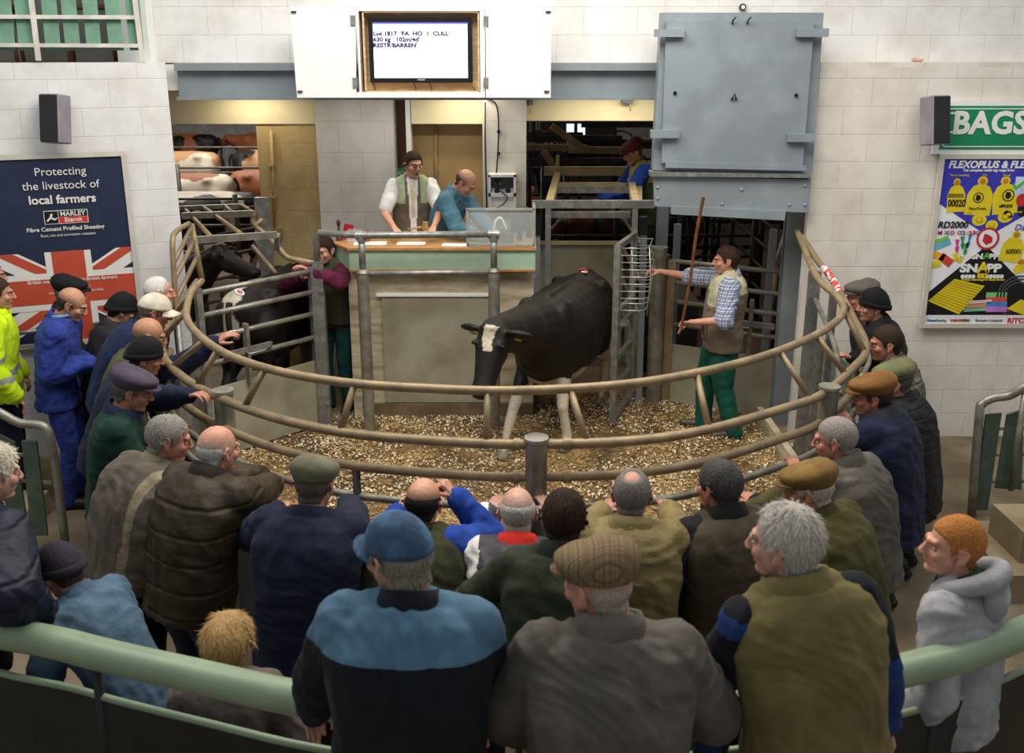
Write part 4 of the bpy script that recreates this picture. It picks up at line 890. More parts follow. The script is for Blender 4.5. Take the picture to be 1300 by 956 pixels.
def bchair(x, y, lab, first):
    t_ = thing('chair', lab, 'chair', (x,y,3.27), .3, 'chairs on the balcony')
    for sx in (-1,1):
        for sy in (-1,1): MB().cyl((sx*.19,sy*.18,0),(sx*.17,sy*.16,.45),.017,n=8).build('leg', mat('chair_brown','#6a3f2c',.5), t_, True, world=False)
    MB().box((0,0,.47),(.42,.40,.04),bev=.01).build('seat', MATS['chair_brown'], t_, world=False); MB().box((0,.19,.72),(.40,.03,.30),bev=.01).build('backrest', mat('chair_green','#3f6a3a',.6), t_, world=False)
bpy.data.objects.remove(t)
for x, y, lab in ((-3.75,9.2,'brown legged chair with green back behind the right balcony slats'),(-4.6,9.15,'brown legged chair with green back behind the left balcony slats'),(-5.4,9.3,'brown legged chair at the far left of the balcony')): bchair(x, y, lab, 0)

# ------------------------------------------------------------------ stairs and their railings
def stair(side):
    s = side
    sp = thing('stair_railing', 'galvanised handrail with dark green slats beside the right-hand steps' if s > 0 else 'galvanised handrail with dark green slats beside the left-hand steps', 'railing', PZ(1233,657,0) if s > 0 else PZ(84,700,0))
    if s > 0:
        b0 = PZ(1233,657,0); Y0 = b0.y
        T_ = lambda px, py, dy=0.: PY(px, py, Y0+dy)
        MB().tube([b0, T_(1243,530), T_(1247,513), T_(1262,505,-.02), T_(1282,502,-.05), T_(1302,490,-.1), T_(1340,470,-.15)], .032, 12, sub=3).build('handrail', M_PIPEG, sp, True)
        MB().tube([T_(1283,622,-.05), T_(1301,500,-.1)], .02, 10).build('post', M_PIPEG, sp, True)
        for (xa,ya,xb,yb,xc,yc,xd,yd) in ((1252,527,1272,525,1254,648,1238,648),(1279,527,1300,520,1297,622,1264,620),(1306,518,1328,512,1326,622,1302,622)):
            MB().poly([T_(xa,ya),T_(xd,yd),T_(xc,yc),T_(xb,yb)], .02, (0,1,0)).build('slat', M_SLAT, sp)
        for ya in (545,578,612): MB().bar(T_(1246,ya,.02), T_(1330,ya-2,.02), .015, .02).build('rail', M_PIPEG, sp)
    else:
        b0 = PZ(84,700,0); Y0 = b0.y
        T_ = lambda px, py, dy=0.: PY(px, py, Y0+dy)
        MB().tube([b0, T_(72,600), T_(62,553), T_(52,540), T_(25,537), T_(0,524), T_(-40,505)], .030, 12, sub=3).build('handrail', M_PIPEG, sp, True)
        for (xa,ya,xb,yb,xc,yc,xd,yd) in ((27,560,46,561,60,680,40,680),(-4,551,18,562,34,665,10,668),(-34,545,-12,550,2,650,-18,650)):
            MB().poly([T_(xa,ya),T_(xd,yd),T_(xc,yc),T_(xb,yb)], .02, (0,1,0)).build('slat', M_SLAT, sp)
        for ya in (577,610): MB().bar(T_(-30,ya-4,.02), T_(66,ya+3,.02), .015, .02).build('rail', M_PIPEG, sp)
stair(1); stair(-1)
p = PZ(1272,728,.2); q_ = PZ(1255,640,.42)
st = thing('steps', 'worn concrete steps at the right edge', 'steps', (p.x+.6,p.y,0))
g0, g1 = PZ(1224,661,.2), PZ(1272,731,.2); u0, u1 = PZ(1258,638,.42), PZ(1300,676,.42)
MB().poly([(g1.x,g1.y,0),(g1.x+1.6,g1.y,0),(g1.x+1.6,g0.y,0),(g0.x,g0.y,0)], .2, (0,0,1)).build('step', M_STEP, st)
MB().poly([(u1.x,u1.y,.2),(u1.x+1.2,u1.y,.2),(u1.x+1.2,u0.y-.02,.2),(u0.x,u0.y-.02,.2)], .22, (0,0,1)).build('step', M_STEP, st)
p = PZ(60,640,.18)
st = thing('steps', 'low worn concrete step behind the left stair railing', 'steps', (p.x-.6,p.y,0)); MB().bx(p.x-1.5,p.x-.1,p.y-.5,p.y+.25,0,.18,bev=.01).build('step', M_STEP, st)

# ------------------------------------------------------------------ front balustrade
fr_ = thing('front_balustrade', 'thick pale green painted handrail curving across the foreground', 'balustrade', (0,2.6,.3))
FP = [PZ(x,y,1.25) for x,y in ((-150,770),(-60,788),(0,803),(71,816),(142,834),(249,858),(377,886),(520,905),(650,910),(800,905),(950,890),(1060,872),(1155,849),(1231,829),(1300,803),(1380,768))]
FPs = catmull(FP, 5)
MB().tube(FPs, .060, 20).build('handrail', M_RAILG, fr_, True)
V = []; F = []
pts = [Vector((p.x*.985, p.y-.0, 0)) for p in FPs]
for i, p in enumerate(pts):
    for dy, z in ((.01,.30),(.01,1.05),(-.01,1.05),(-.01,.30)): V.append(p+Vector((0,dy,z)))
for i in range(len(pts)-1):
    for k in range(4): F.append((i*4+k, (i+1)*4+k, (i+1)*4+(k+1)%4, i*4+(k+1)%4))
F += [(0,1,2,3), tuple(len(V)-4+k for k in (3,2,1,0))]
mk('infill_panel', V, F, M_BLACKP, fr_)
MB().tube([p+Vector((0,0,1.055)) for p in pts], .014, 8).build('panel_trim', M_RAILG, fr_, True)
for i in range(3, len(pts), 15): MB().cyl(pts[i]+Vector((0,0,.3)), pts[i]+Vector((0,0,1.25)), .02, n=10).build('post', M_BLACKP, fr_, True)

# ------------------------------------------------------------------ shed behind: pens, gates, machinery
def hurdle(label, p0, p1, h=1.25, n=5, m=M_DARKST, group='pen gates behind the ring', posts=2, r=.018, z0=0., z1=0.):
    a_, c_ = Vector((*p0,z0)), Vector((*p1,z1)); t_ = thing('pen_gate', label, 'gate', a_, 0, group)
    for k in range(n): z = h*(k+1)/n; MB().tube([a_+Vector((0,0,z)), c_+Vector((0,0,z))], r, 8).build('bar', m, t_, True)
    for k in range(posts): q_ = a_.lerp(c_, k/(posts-1)); MB().cyl(q_, q_+Vector((0,0,h+.06)), r*1.9, n=10).build('post', m, t_, True)
    return t_
M_MIDST = mat('mid_steel','#6f6a62',.5,.4,var=.2)
hurdle('grey pen gate slanting away, front of the brown cattle', (-3.6,11.2), (-2.35,13.0), 1.55, 6, M_MIDST, posts=3, r=.022)
hurdle('grey pen gate crossing in front of the brown and white cattle', (-6.0,13.2), (-2.6,13.3), 1.45, 4, M_MIDST, posts=4)
hurdle('pen gate between the second and third rows of cattle', (-7.0,16.4), (-2.6,16.5), 1.5, 3, M_MIDST, posts=4)
hurdle('pen gate in front of the farthest row of cattle', (-9.0,20), (-2.6,20), 1.5, 3, M_MIDST, posts=4)
hurdle('dark pen gate right beside the cream wall', (-2.6,10.8), (-2.5,14.0), 1.6, 6, M_DARKST, posts=3)
for i, (p0, p1, h, n, lab) in enumerate((((.4,12.5),(3.2,12.5),1.9,7,'dark barred gate directly behind the race'),((-.6,13.5),(3.4,13.6),2.2,6,'tall dark gate second behind the race'),((-1.5,15.2),(4.2,15.2),2.4,6,'tall dark gate third behind the race'),((-2,17.5),(5,17.5),2.6,6,'tall dark gate farthest behind the race'),((.1,10.7),(.0,14),1.9,6,'dark gate along the left side behind the race'),((1.6,11.5),(2.0,15),1.5,5,'dark gate along the corridor left side'),((3.0,10.8),(3.1,15),1.4,5,'dark gate along the corridor right side'),((2.1,12.2),(3.0,14.2),1.35,4,'dark gate standing ajar in the corridor'))):
    hurdle(lab, p0, p1, h, n, M_DARKST, posts=4, r=.02)
rs = random.Random(9)
mc = thing('crush_machinery', 'tangled dark handling machinery with hoops above the pens behind the race', 'machinery', (.9,12.8,0))
for k in range(12):
    x = rs.uniform(-.1,2.0); Y = rs.uniform(12.2,15); p = PY(680+rs.uniform(0,120), 168+rs.uniform(0,40), Y); r = rs.uniform(.10,.22)
    MB().tube([p+Vector((r*math.cos(a_),0,r*math.sin(a_)-.1)) for a_ in [math.pi*j/8 for j in range(9)]], .014, 6).build('hoop', M_DARKST, mc, True)
for (x0,y0,x1,y1,Y,m_) in ((668,175,790,176,12.6,M_DARKST),(668,187,745,188,12.4,M_PIPE),(668,172,740,172,13.2,M_DARKST),(700,160,742,190,12.0,M_PIPE),(722,190,800,191,12.2,M_PIPE),(668,205,850,204,12.3,M_DARKST),(690,192,704,213,12.2,M_PIPE),(738,158,836,158,14,M_DARKST),(760,178,850,186,13,M_DARKST)):
    MB().bar(PY(x0,y0,Y), PY(x1,y1,Y), .06, .08).build('beam', m_, mc)
for px in (672,690,703,720,735,760,778,800): MB().bar(PY(px,262,12.45), PY(px+1,190,12.45), .05, .06, up=(0,1,0)).build('upright', M_DARKST, mc)
for k in range(7): p = PY(rs.uniform(680,780), rs.uniform(192,225), 12.7); MB().box(p, (rs.uniform(.1,.3),.05,rs.uniform(.15,.4)), Matrix.Rotation(rs.uniform(-.5,.5),3,'Y')).build('plate', M_DARKST, mc)
for px, w_ in ((724,4),(738,4)): p = PY(px,167,16); MB().bx(p.x-.06,p.x+.06,16,16.02,p.z-.10,p.z+.12).build('lit_pane', mat('far_daylight','#dfe6f5',.5,var=0,emit=1.2), mc)
mat('dark_partition','#2b2724',.8)
struct(boxo('wall_back', -2.2, 2.0, 17.9, 18, 0, 3.0, M_DARKST) if False else boxo('wall_back', -2.0, 1.9, 18.2, 18.3, 0, 3.2, MATS['dark_partition']))
# ================================================================== figures
def vattr_mat(name, rough=.5, bump=.15, bscale=90, spec=.4, sss=0.):
    m = bpy.data.materials.new(name); m.use_nodes = True; nt = m.node_tree; N = nt.nodes; L = nt.links
    b = N['Principled BSDF']; b.inputs['Roughness'].default_value = rough; b.inputs['Specular IOR Level'].default_value = spec
    if sss:
        b.inputs['Subsurface Weight'].default_value = sss; b.inputs['Subsurface Radius'].default_value = (.012,.005,.003); b.inputs['Subsurface Scale'].default_value = 1
    a = N.new('ShaderNodeAttribute'); a.attribute_name = 'Col'
    tc = N.new('ShaderNodeTexCoord'); n = N.new('ShaderNodeTexNoise'); n.inputs['Scale'].default_value = bscale*.4; n.inputs['Detail'].default_value = 5
    L.new(tc.outputs['Object'], n.inputs['Vector'])
    mp = N.new('ShaderNodeMapRange'); mp.inputs[1].default_value = .3; mp.inputs[2].default_value = .7; mp.inputs[3].default_value = .86; mp.inputs[4].default_value = 1.1
    L.new(n.outputs['Fac'], mp.inputs[0])
    mx = N.new('ShaderNodeMix'); mx.data_type = 'RGBA'; mx.blend_type = 'MULTIPLY'; mx.inputs[0].default_value = 1
    L.new(a.outputs['Color'], mx.inputs[6]); L.new(mp.outputs[0], mx.inputs[7]); L.new(mx.outputs[2], b.inputs['Base Color'])
    n2 = N.new('ShaderNodeTexNoise'); n2.inputs['Scale'].default_value = bscale; L.new(tc.outputs['Object'], n2.inputs['Vector'])
    bp = N.new('ShaderNodeBump'); bp.inputs['Strength'].default_value = bump; bp.inputs['Distance'].default_value = .004
    L.new(n2.outputs['Fac'], bp.inputs['Height']); L.new(bp.outputs[0], b.inputs['Normal'])
    return m
M_SKIN = vattr_mat('skin', .5, .2, 120)
M_HIDE = vattr_mat('hide', .55, .6, 150, .35)
M_EYE = mat('eye_white', '#b7a79a', .5, var=.02); M_IRIS = mat('iris', '#2a2420', .15, var=.02)
def setcol(o, cols):
    at = o.data.color_attributes.new('Col', 'FLOAT_COLOR', 'POINT')
    a = np.ones((len(o.data.vertices), 4), 'f'); a[:, :3] = cols; at.data.foreach_set('color', a.ravel())

def gauss(p, c, s): return np.exp(-((p-np.array(c))**2).sum(1)/(2*s*s))
def make_head(heavy=0.):
    b = MB()
    b.ell((0,-.016,.030), (.076,.096,.092), n=24, m=16)
    b.ell((0,.022,-.030), (.060+.008*heavy,.068,.082), n=24, m=16)
    b.ell((0,.062,-.090), (.027+.01*heavy,.024,.021)); b.ell((0,.035,-.085), (.045+.012*heavy,.045,.026))
    b.cap((0,.088,.018), (0,.108,-.022), .009, .013); b.ell((0,.104,-.028), (.019,.014,.011))
    b.cap((-.034,.078,.026), (0,.088,.022), .010, .011); b.cap((.034,.078,.026), (0,.088,.022), .010, .011)
    for s in (-1,1):
        b.ell((s*.040,.058,-.022), (.022,.026,.024))
        b.cap((s*.018,.080,-.058), (0,.089,-.056), .007, .009)
        rot = Matrix.Rotation(s*.35, 3, 'Z') @ Matrix.Rotation(-.2, 3, 'X')
        b.ell((s*.080,-.010,-.004), (.008,.018,.031), rot)
        b.tube([(s*.078,.004,-.022),(s*.088,-.018,-.008),(s*.091,-.026,.012),(s*.085,-.012,.028),(s*.078,.004,.018)], .0058, n=8, sub=3)
        b.ell((s*.079,.0,-.030), (.006,.009,.010))
    b.cap((0,-.028,-.045), (0,-.040,-.15), .060, .066+.006*heavy)
    if heavy: b.ell((0,.02,-.105), (.055,.05,.02))
    v, f, n = remesh(b, .0044, 4, .5)
    for s in (-1,1):
        g = gauss(v, (s*.031,.092,.003), .0120); v = v - n*(g*.0095)[:,None]
        g = gauss(v, (s*.0125,.108,-.038), .0035); v = v - n*(g*.004)[:,None]
        g = gauss(v, (s*.084,.0,.0), .009); v = v - n*(g*.003)[:,None]
    for x in np.linspace(-.022,.022,9):
        g = gauss(v, (x,.095-.25*abs(x),-.0575), .0035); v = v - n*(g*.0022)[:,None]
    return v, f, n
HEADS = [make_head(0), make_head(1)]

def make_hand(curl, thumbin=.5, spread=.12):
    b = MB(); W = .0215
    b.cap((0,-.045,0), (0,.01,0), .027, .026)
    for i, (x, L_) in enumerate(((-.030,.070),(-.010,.080),(.011,.078),(.031,.070))):   # little .. index (thumb at +X)
        r = (.0082,.0092,.0095,.0092)[i]
        k0 = Vector((x*.95, .088 + (0,.006,.006,0)[i]-abs(x)*.15, .002))
        b.cap((x*.55,.004,0), k0, .0135, .0115)
        ang = 0.; p = k0; side = -x*spread/.03*.35
        for seg in range(3):
            ang += R(curl[seg])*(1+.10*(1-i)/2)
            l = L_*(.44,.32,.26)[seg]
            d = Vector((-side*-1*math.cos(ang)*.5, math.cos(ang), -math.sin(ang))).normalized()
            q = p + d*l; b.cap(p, q, r*(1-.07*seg), r*(.93-.07*seg)); p = q
    t0 = Vector((.018,.012,-.006)); t1 = Vector((.043,.042,-.014)); 
    t2 = t1 + Vector((.018*(1-thumbin),.030,-.012-.018*thumbin)); t3 = t2 + Vector((.004-.020*thumbin,.022,-.008-.010*thumbin))
    b.chain([t0,t1,t2,t3], [.015,.0125,.0108,.009])
    b.cap((.0,.03,-.002), (.026,.055,-.006), .012, .010)
    return remesh(b, .0042, 3, .5)
HANDS = dict(relax=make_hand((22,28,18), .3), grip=make_hand((62,72,42), 1.0, .02), flat=make_hand((8,10,8), .1, .2), fist=make_hand((80,88,55), 1.1, .0), point=make_hand((35,40,20), .6, .05))

def smoothstep(a, b, x): t = np.clip((x-a)/(b-a), 0, 1); return t*t*(3-2*t)
HL = (np.array([-.2,-.055,-.034,-.010,.006,.022,.036,.055,.085,.12]), np.array([-.068,-.066,-.040,.014,.006,-.012,.030,.052,.064,.070]))

def frame_from(yd, zd):
    y = Vector(yd).normalized(); z = Vector(zd); z = (z - y*z.dot(y))
    if z.length < 1e-4: z = y.orthogonal()
    z.normalize(); x = y.cross(z); return Matrix((x, y, z)).transposed()

def ik(a, t, l1, l2, pole):
    a = Vector(a); t = Vector(t); d = t-a; L_ = d.length
    mx = (l1+l2)*.995
    if L_ > mx: t = a + d*(mx/L_); d = t-a; L_ = mx
    L_ = max(L_, abs(l1-l2)+.02); dn = d.normalized()
    x = (l1*l1 - l2*l2 + L_*L_)/(2*L_); h = math.sqrt(max(0, l1*l1-x*x))
    p = Vector(pole); p = (p - dn*p.dot(dn))
    if p.length < 1e-4: p = dn.orthogonal()
    return a + dn*x + p.normalized()*h, t

def wrinkle(v, n, amp, seed, fr=9., stretch=(1,1,.6)):
    out = v.copy(); off = Vector((seed*3.1, seed*7.7, seed*1.3))
    for i in range(len(v)):
        x, y, z = v[i]*fr
        w_ = mn.noise(Vector((x*.35, y*.35, z*.35))+off)*1.6
        a = mn.noise(Vector((x*.6, y*.6, z*.5))+off)
        r1 = 1-abs(mn.noise(Vector(((x+z*.25)*1.1+w_, (y+z*.2)*1.1, z*.22+w_))+off))*2.6      # long hanging folds
        r2 = 1-abs(mn.noise(Vector((x*.5, y*.5+w_, (z+x*.5)*1.5+w_*2))+off*2))*3.2             # cross creases
        out[i] += n[i]*(amp*(a*.55 + r1*.55 + max(-.6, r2)*.42))
    return out

def rigid_pts(v, Rm, c, sc=(1,1,1)):
    M = np.array(Rm); return (v*np.array(sc)) @ M.T + np.array(c)

def hair_part(root, hv, hf, hn, style, color, T, seed, tufts=500):
    """style: dict(bald, zmax, thick, long)"""
    rnd = random.Random(seed)
    y = hv[:,1]; z = hv[:,2]; x = hv[:,0]
    line = np.interp(y, *HL) + style.get('rec', 0)*smoothstep(0.0, .05, y)*.05
    d = z - line
    mask = smoothstep(-.004, .012, d)
    mask *= 1 - smoothstep(.071, .078, np.abs(x))*(z < .03)*(y > -.03)*(y < .02)       # ears
    mask[z < -.085] = 0
    if style.get('hatz') is not None: mask *= 1 - smoothstep(style['hatz']-.015, style['hatz'], z)
    if 'zmax' in style: mask *= 1 - smoothstep(.012,.024,y)
    if 'zmax' in style:   # only a fringe below zmax; crown bald
        zm = style['zmax'] + np.where(y > .0, -.6*(y), 0)
        mask *= 1 - smoothstep(zm-.034, zm+.006, z)
    if 'crown' in style:  # bald patch at the crown
        c = style['crown']; dd = np.sqrt((x-0)**2 + (y+c[0])**2 + (z-.11)**2); mask *= smoothstep(c[1]-.012, c[1]+.008, dd)
    th = style.get('thick', .009)
    nz = np.array([mn.noise(Vector((p[0]*28, p[1]*28, p[2]*10+seed))) for p in hv])
    off = mask*(th*(1+.35*nz)) - (1-mask)*.004
    if 'puff' in style: off += mask*style['puff']*smoothstep(.0, .08, z)
    V = hv + hn*off[:,None]
    keep = [f for f in hf if max(off[i] for i in f) > -.001]
    used = {}; F = []
    for f in keep: F.append(tuple(used.setdefault(i, len(used)) for i in f))
    order = sorted(used, key=used.get); V = V[order]; vv = [tuple(p) for p in V]
    # strands
    L_ = style.get('len', .022); cand = [i for i in range(len(hv)) if mask[i] > (.45 if 'zmax' in style else .6)]
    crown = np.array([0, -.045, .115])
    for _ in range(tufts if cand else 0):
        i = rnd.choice(cand); p = hv[i] + hn[i]*off[i]*.85
        fl = p - crown; fl = fl + np.array([0, 0, -.03*style.get('droop', 1)]); fl -= hn[i]*fl.dot(hn[i]); l = np.linalg.norm(fl)
        if l < 1e-4: continue
        fl = fl/l + np.array([rnd.uniform(-1,1)*style.get('mess',.35) for _ in range(3)]); fl /= np.linalg.norm(fl)
        sd = np.cross(fl, hn[i]); sd /= (np.linalg.norm(sd)+1e-6); wd = rnd.uniform(.0012,.0028); ll = L_*rnd.uniform(.5,1.2)
        lift = style.get('lift', .12)
        q1 = p + fl*ll*.5 + hn[i]*(ll*.5*lift); q2 = p + fl*ll + hn[i]*(ll*lift*rnd.uniform(-.3,1.2))
        n0 = len(vv)
        vv += [tuple(p-sd*wd), tuple(p+sd*wd), tuple(q1+sd*wd*.8), tuple(q1-sd*wd*.8), tuple(q2)]
        F += [(n0,n0+1,n0+2,n0+3), (n0+3,n0+2,n0+4)]
    P = T(np.array(vv))
    m = mat('hair_'+str(color).strip('#'), color, .75, 0, .13, 140, .5, 120, spec=.15, stretch=(1,1,.3))
    return mk('hair', P, F, m, root, True, world=False)

def cap_part(root, kind, m, T, seed=0, m2=None):
    b = MB()
    n = 36
    if kind == 'flat':
        prof = [(1.02,-.012,0),(1.08,.000,0),(1.20,.020,.3),(1.25,.038,.5),(1.18,.058,.8),(.92,.078,1),(.50,.090,1),(.0,.094,1)]
        V = []; 
        for (s, h, q) in prof[:-1]:
            for k in range(n):
                t = 2*math.pi*k/n; cx, cy = math.cos(t), math.sin(t)
                f = 1 + .10*max(0, cy)*q
                V.append((cx*.086*s, -.012 + cy*.107*s*f, .048 + h - .020*q*cy + .004*mn.noise(Vector((cx*3,cy*3,h*30+seed)))))
        V.append((0,-.012,.141)); F = []
        r = len(prof)-1
        for i in range(r-1):
            for k in range(n): F.append((i*n+k, i*n+(k+1)%n, (i+1)*n+(k+1)%n, (i+1)*n+k))
        for k in range(n): F.append(((r-1)*n+k, (r-1)*n+(k+1)%n, len(V)-1))
        F.append(tuple(range(n))[::-1])
        b.add(V, F)
        Pk = []; W = []
        for j, (e, dz) in enumerate(((0,0),(.5,-.004),(1,-.010))):
            for k in range(13):
                t = R(30 + 120*k/12); f = math.sin(math.pi*k/12)**.6
                ex = e*.048*f
                Pk.append((math.cos(t)*(.090+ex*.5), -.012 + math.sin(t)*.110 + ex, .048 + dz))
        nn = len(Pk); Pk += [(p[0],p[1],p[2]+.007) for p in Pk]
        F = []
        for s, o in ((0,0),(1,nn)):
            for j in range(2):
                for k in range(12):
                    q = (o+j*13+k, o+j*13+k+1, o+(j+1)*13+k+1, o+(j+1)*13+k); F.append(q[::-1] if s == 0 else q)
        ed = [26+k for k in range(13)]
        for k in range(12): F.append((ed[k], ed[k+1], ed[k+1]+nn, ed[k]+nn))
        v = np.array(b.v)
        o = mk('cap', T(v), b.f, m, root, True, world=False)
        mk('peak', T(np.array(Pk)), F, m, o, True, world=False)
        return o
    if kind in ('beanie', 'ball', 'watch'):
        z0 = {'beanie': -.002, 'watch': .004, 'ball': .030}[kind]; a, c_, h = (.090,.110,.111) if kind != 'ball' else (.090,.112,.106)
        V = []; rows = 12
        for i in range(rows):
            t = i/(rows-1)*.97; zz = z0 + (.030+h*1.02 - z0)*math.sin(t*math.pi/2); s = math.cos(math.asin(min(1, max(0,(zz-.024))/(h*1.045)))) if zz > .024 else 1
            tip = .012*max(0, t-.8)*5 if kind == 'beanie' else 0
            for k in range(n):
                q = 2*math.pi*k/n
                tilt = -.030*math.sin(q)*-1 if kind != 'ball' else 0
                zt = zz + (.022*math.sin(q) if i < 5 else .022*math.sin(q)*max(0,(1-(i-4)/5)))*(1 if kind != 'ball' else .35)
                wv = 1 + .015*mn.noise(Vector((math.cos(q)*4, math.sin(q)*4, zz*25+seed)))
                V.append((math.cos(q)*a*s*wv, -.014 + math.sin(q)*c_*s*wv, zt+tip))
        V.append((0,-.016,V[-1][2]+.003)); F = []
        for i in range(rows-1):
            for k in range(n): F.append((i*n+k, i*n+(k+1)%n, (i+1)*n+(k+1)%n, (i+1)*n+k))
        for k in range(n): F.append(((rows-1)*n+k, (rows-1)*n+(k+1)%n, len(V)-1))
        F.append(tuple(range(n))[::-1])
        o = mk('cap', T(np.array(V)), F, m, root, True, world=False)
        B = MB()
        if kind == 'ball':
            Pk = []; nn = 39
            for j, e in enumerate((0,.5,1)):
                for k in range(13):
                    t = R(35+110*k/12); f = math.sin(math.pi*k/12)**.5; ex = e*.075*f
                    Pk.append((math.cos(t)*(.085+ex*.2), -.014+math.sin(t)*.104+ex, .036-.14*(math.cos(t)**2)*.10*e*4 - .010*e))
            Pk += [(p[0],p[1],p[2]+.005) for p in Pk]; F = []
            for s, of in ((0,0),(1,nn)):
                for j in range(2):
                    for k in range(12):
                        q = (of+j*13+k, of+j*13+k+1, of+(j+1)*13+k+1, of+(j+1)*13+k); F.append(q[::-1] if s == 0 else q)
            for k in range(12): F.append((26+k, 27+k, 27+k+nn, 26+k+nn))
            mk('peak', T(np.array(Pk)), F, m2 or m, o, True, world=False)
            B.ell((0,-.016,.128), (.007,.007,.004), n=10, m=6); mk('button', T(np.array(B.v)), B.f, m2 or m, o, True, world=False)
        else:
            V = []
            for (dr, dz) in ((.000,-.004),(.006,-.002),(.008,.012),(.007,.028),(.000,.034)):
                for k in range(n):
                    q = 2*math.pi*k/n; V.append((math.cos(q)*(a+dr), -.014+math.sin(q)*(c_+dr), z0+dz+.022*math.sin(q)))
            F = []
            for i in range(4):
                for k in range(n): F.append((i*n+k, i*n+(k+1)%n, (i+1)*n+(k+1)%n, (i+1)*n+k))
            mk('turn_up', T(np.array(V)), F, m2 or m, o, True, world=False)
        return o

TORSO = [(-.10,.178,.105,.125),(0,.180,.112,.130),(.18,.170,.112,.112),(.36,.168,.115,.110),(.58,.182,.122,.120),(.76,.190,.118,.118),(.90,.168,.095,.098),(.975,.120,.072,.078),(1.03,.062,.055,.060)]
PID = [0]
def person(label, head, floor=0., yaw=0., lean=8., curve=.03, hyaw=0., hpitch=5., hroll=0., R_=None, L_=None, hand=('relax','relax'), pn=((0,0,-1),(0,0,-1)),
           pole=((.6,-.5,-.5),(-.6,-.5,-.5)), skin='#c98f72', hair=None, haircol='#4a4038', hat=None, top=None, vest=None, legs='#22222a', shoes='#1c1815', bulk=1., belly=0., heavy=0,
           stance=(0,.0), sc=1., vox=.013, side=0., group=None, feet=True, stubble=None, gl=False, collar=True, twist=0., hatdrop=0., headsc=1., legw=1.):
    """head: world position of the very top of the head"""
    PID[0] += 1; seed = PID[0]
    rnd = random.Random(seed*13+5)
    y = R(yaw); Fw = Vector((-math.sin(y), math.cos(y), 0)); Rw = Vector((math.cos(y), math.sin(y), 0)); UP = Vector((0,0,1))
    la = R(lean); ls = R(side)
    sp = (UP*math.cos(la) + Fw*math.sin(la) + Rw*math.sin(ls)).normalized()
    nd = (UP*math.cos(la*.75+R(6)) + Fw*math.sin(la*.75+R(6)) + Rw*math.sin(ls)*.7).normalized()
    top_w = Vector(head)
    hy = y + R(hyaw); Fh = Vector((-math.sin(hy), math.cos(hy), 0)); Rh = Vector((math.cos(hy), math.sin(hy), 0))
    hp = R(hpitch); fh = Fh*math.cos(hp) - UP*math.sin(hp); uh = UP*math.cos(hp) + Fh*math.sin(hp)
    rr = R(hroll); xh = Rh*math.cos(rr) + uh*math.sin(rr); uh2 = uh*math.cos(rr) - Rh*math.sin(rr); HR = Matrix((xh, fh, uh2)).transposed()
    hs = sc*headsc*1.03
    hc = top_w - uh2*((.120*hs) + ((.024 if hat[0]=='flat' else .012) if hat else 0))
    nb = hc + HR @ Vector((0,-.036,-.095))*hs - nd*.040*sc     # base of the neck
    pel = nb - sp*.53*sc
    base = Vector((pel.x, pel.y, floor))
    root = thing('person', label, 'person', base, y, group)
    Mi = wm(root).inverted(); MR = Mi.to_3x3()
    P = lambda p: Mi @ Vector(p)
    D = lambda d: MR @ Vector(d)
    nbl, pell, hcl, spl, ndl = P(nb), P(pel), P(hc), D(sp), D(nd); HRl = MR @ HR
    T = lambda v: rigid_pts(v, HRl, hcl, (hs,hs,hs))
    # spine
    mid = (pell+nbl)/2 + Vector((0,-1,0)).lerp(Vector((0,0,.5)), math.sin(la)*.5)*(curve*2)
    def spine(t):
        if t <= 0: return pell + Vector((0,0,1)).lerp(spl, .4).normalized()*(t*.53*sc)
        if t > 1: return nbl + ndl*((t-1)*.53*sc)
        return (1-t)**2*pell + 2*t*(1-t)*mid + t*t*nbl
    tw = R(twist)
    Xs = Vector((math.cos(tw), math.sin(tw), -math.sin(ls)*.6)).normalized()
    def rings(ts, pad, bel=belly, hem=None):
        out = []
        lst = list(ts)
        for (t, rx, rf, rb) in lst:
            c = spine(t); tg = (spine(t+.03)-spine(t-.03)).normalized(); k = max(0, min(1, (t-.2)/.6)); X = (Vector((1,0,0))*(1-k) + Xs*k); X = (X - tg*X.dot(tg)).normalized(); Fv = tg.cross(X)
            bl = bel*math.exp(-((t-.2)/.28)**2)*.11
            out.append((c, X, Fv, (rx*bulk+pad)*sc + bl*.35, (rf*bulk+pad)*sc + bl, (rb*(.5+.5*bulk)+pad)*sc))
        return out
    # shoulders and arms
    tg = (spine(1)-spine(.9)).normalized(); Xsh = (Xs - tg*Xs.dot(tg)).normalized()
    shs, els, wrs = {}, {}, {}
    la1, la2 = .295*sc, .262*sc
    for i, (s, tgt) in enumerate(((1, R_), (-1, L_))):
        sh = nbl - tg*.055*sc + Xsh*(s*.170*(.6+.4*bulk)*sc) + Vector((0, .0, 0))
        if tgt is None: tl = sh + Vector((s*.10, .10, -.50))*sc
        elif isinstance(tgt, tuple) and len(tgt) == 4: tl = sh + Vector(tgt[:3])     # relative to the shoulder
        else: tl = P(tgt)
        sh = sh + (tl-sh).normalized()*.02
        e, t = ik(sh, tl, la1, la2, pole[i]); shs[s], els[s], wrs[s] = sh, e, t
    # legs
    hips, knees, ankles = {}, {}, {}
    tl_ = pell.z - .02
    for s in (1, -1):
        h = pell + Vector((s*.092*sc, 0, -.02)); a = Vector((pell.x + s*(.10+stance[0])*sc, pell.y + stance[1]*(s if True else 1), .085))
        dd_ = (h-a).length; ll = dd_/2*1.004 if dd_ > .66*sc else .41*sc
        k, a2 = ik(h, a, ll*1.003, ll*1.003, (s*.1, 1, 0)); hips[s], knees[s], ankles[s] = h, k, a
    # body
    b = MB()
    b.loft(rings(TORSO, -.012, belly*.9), 24)
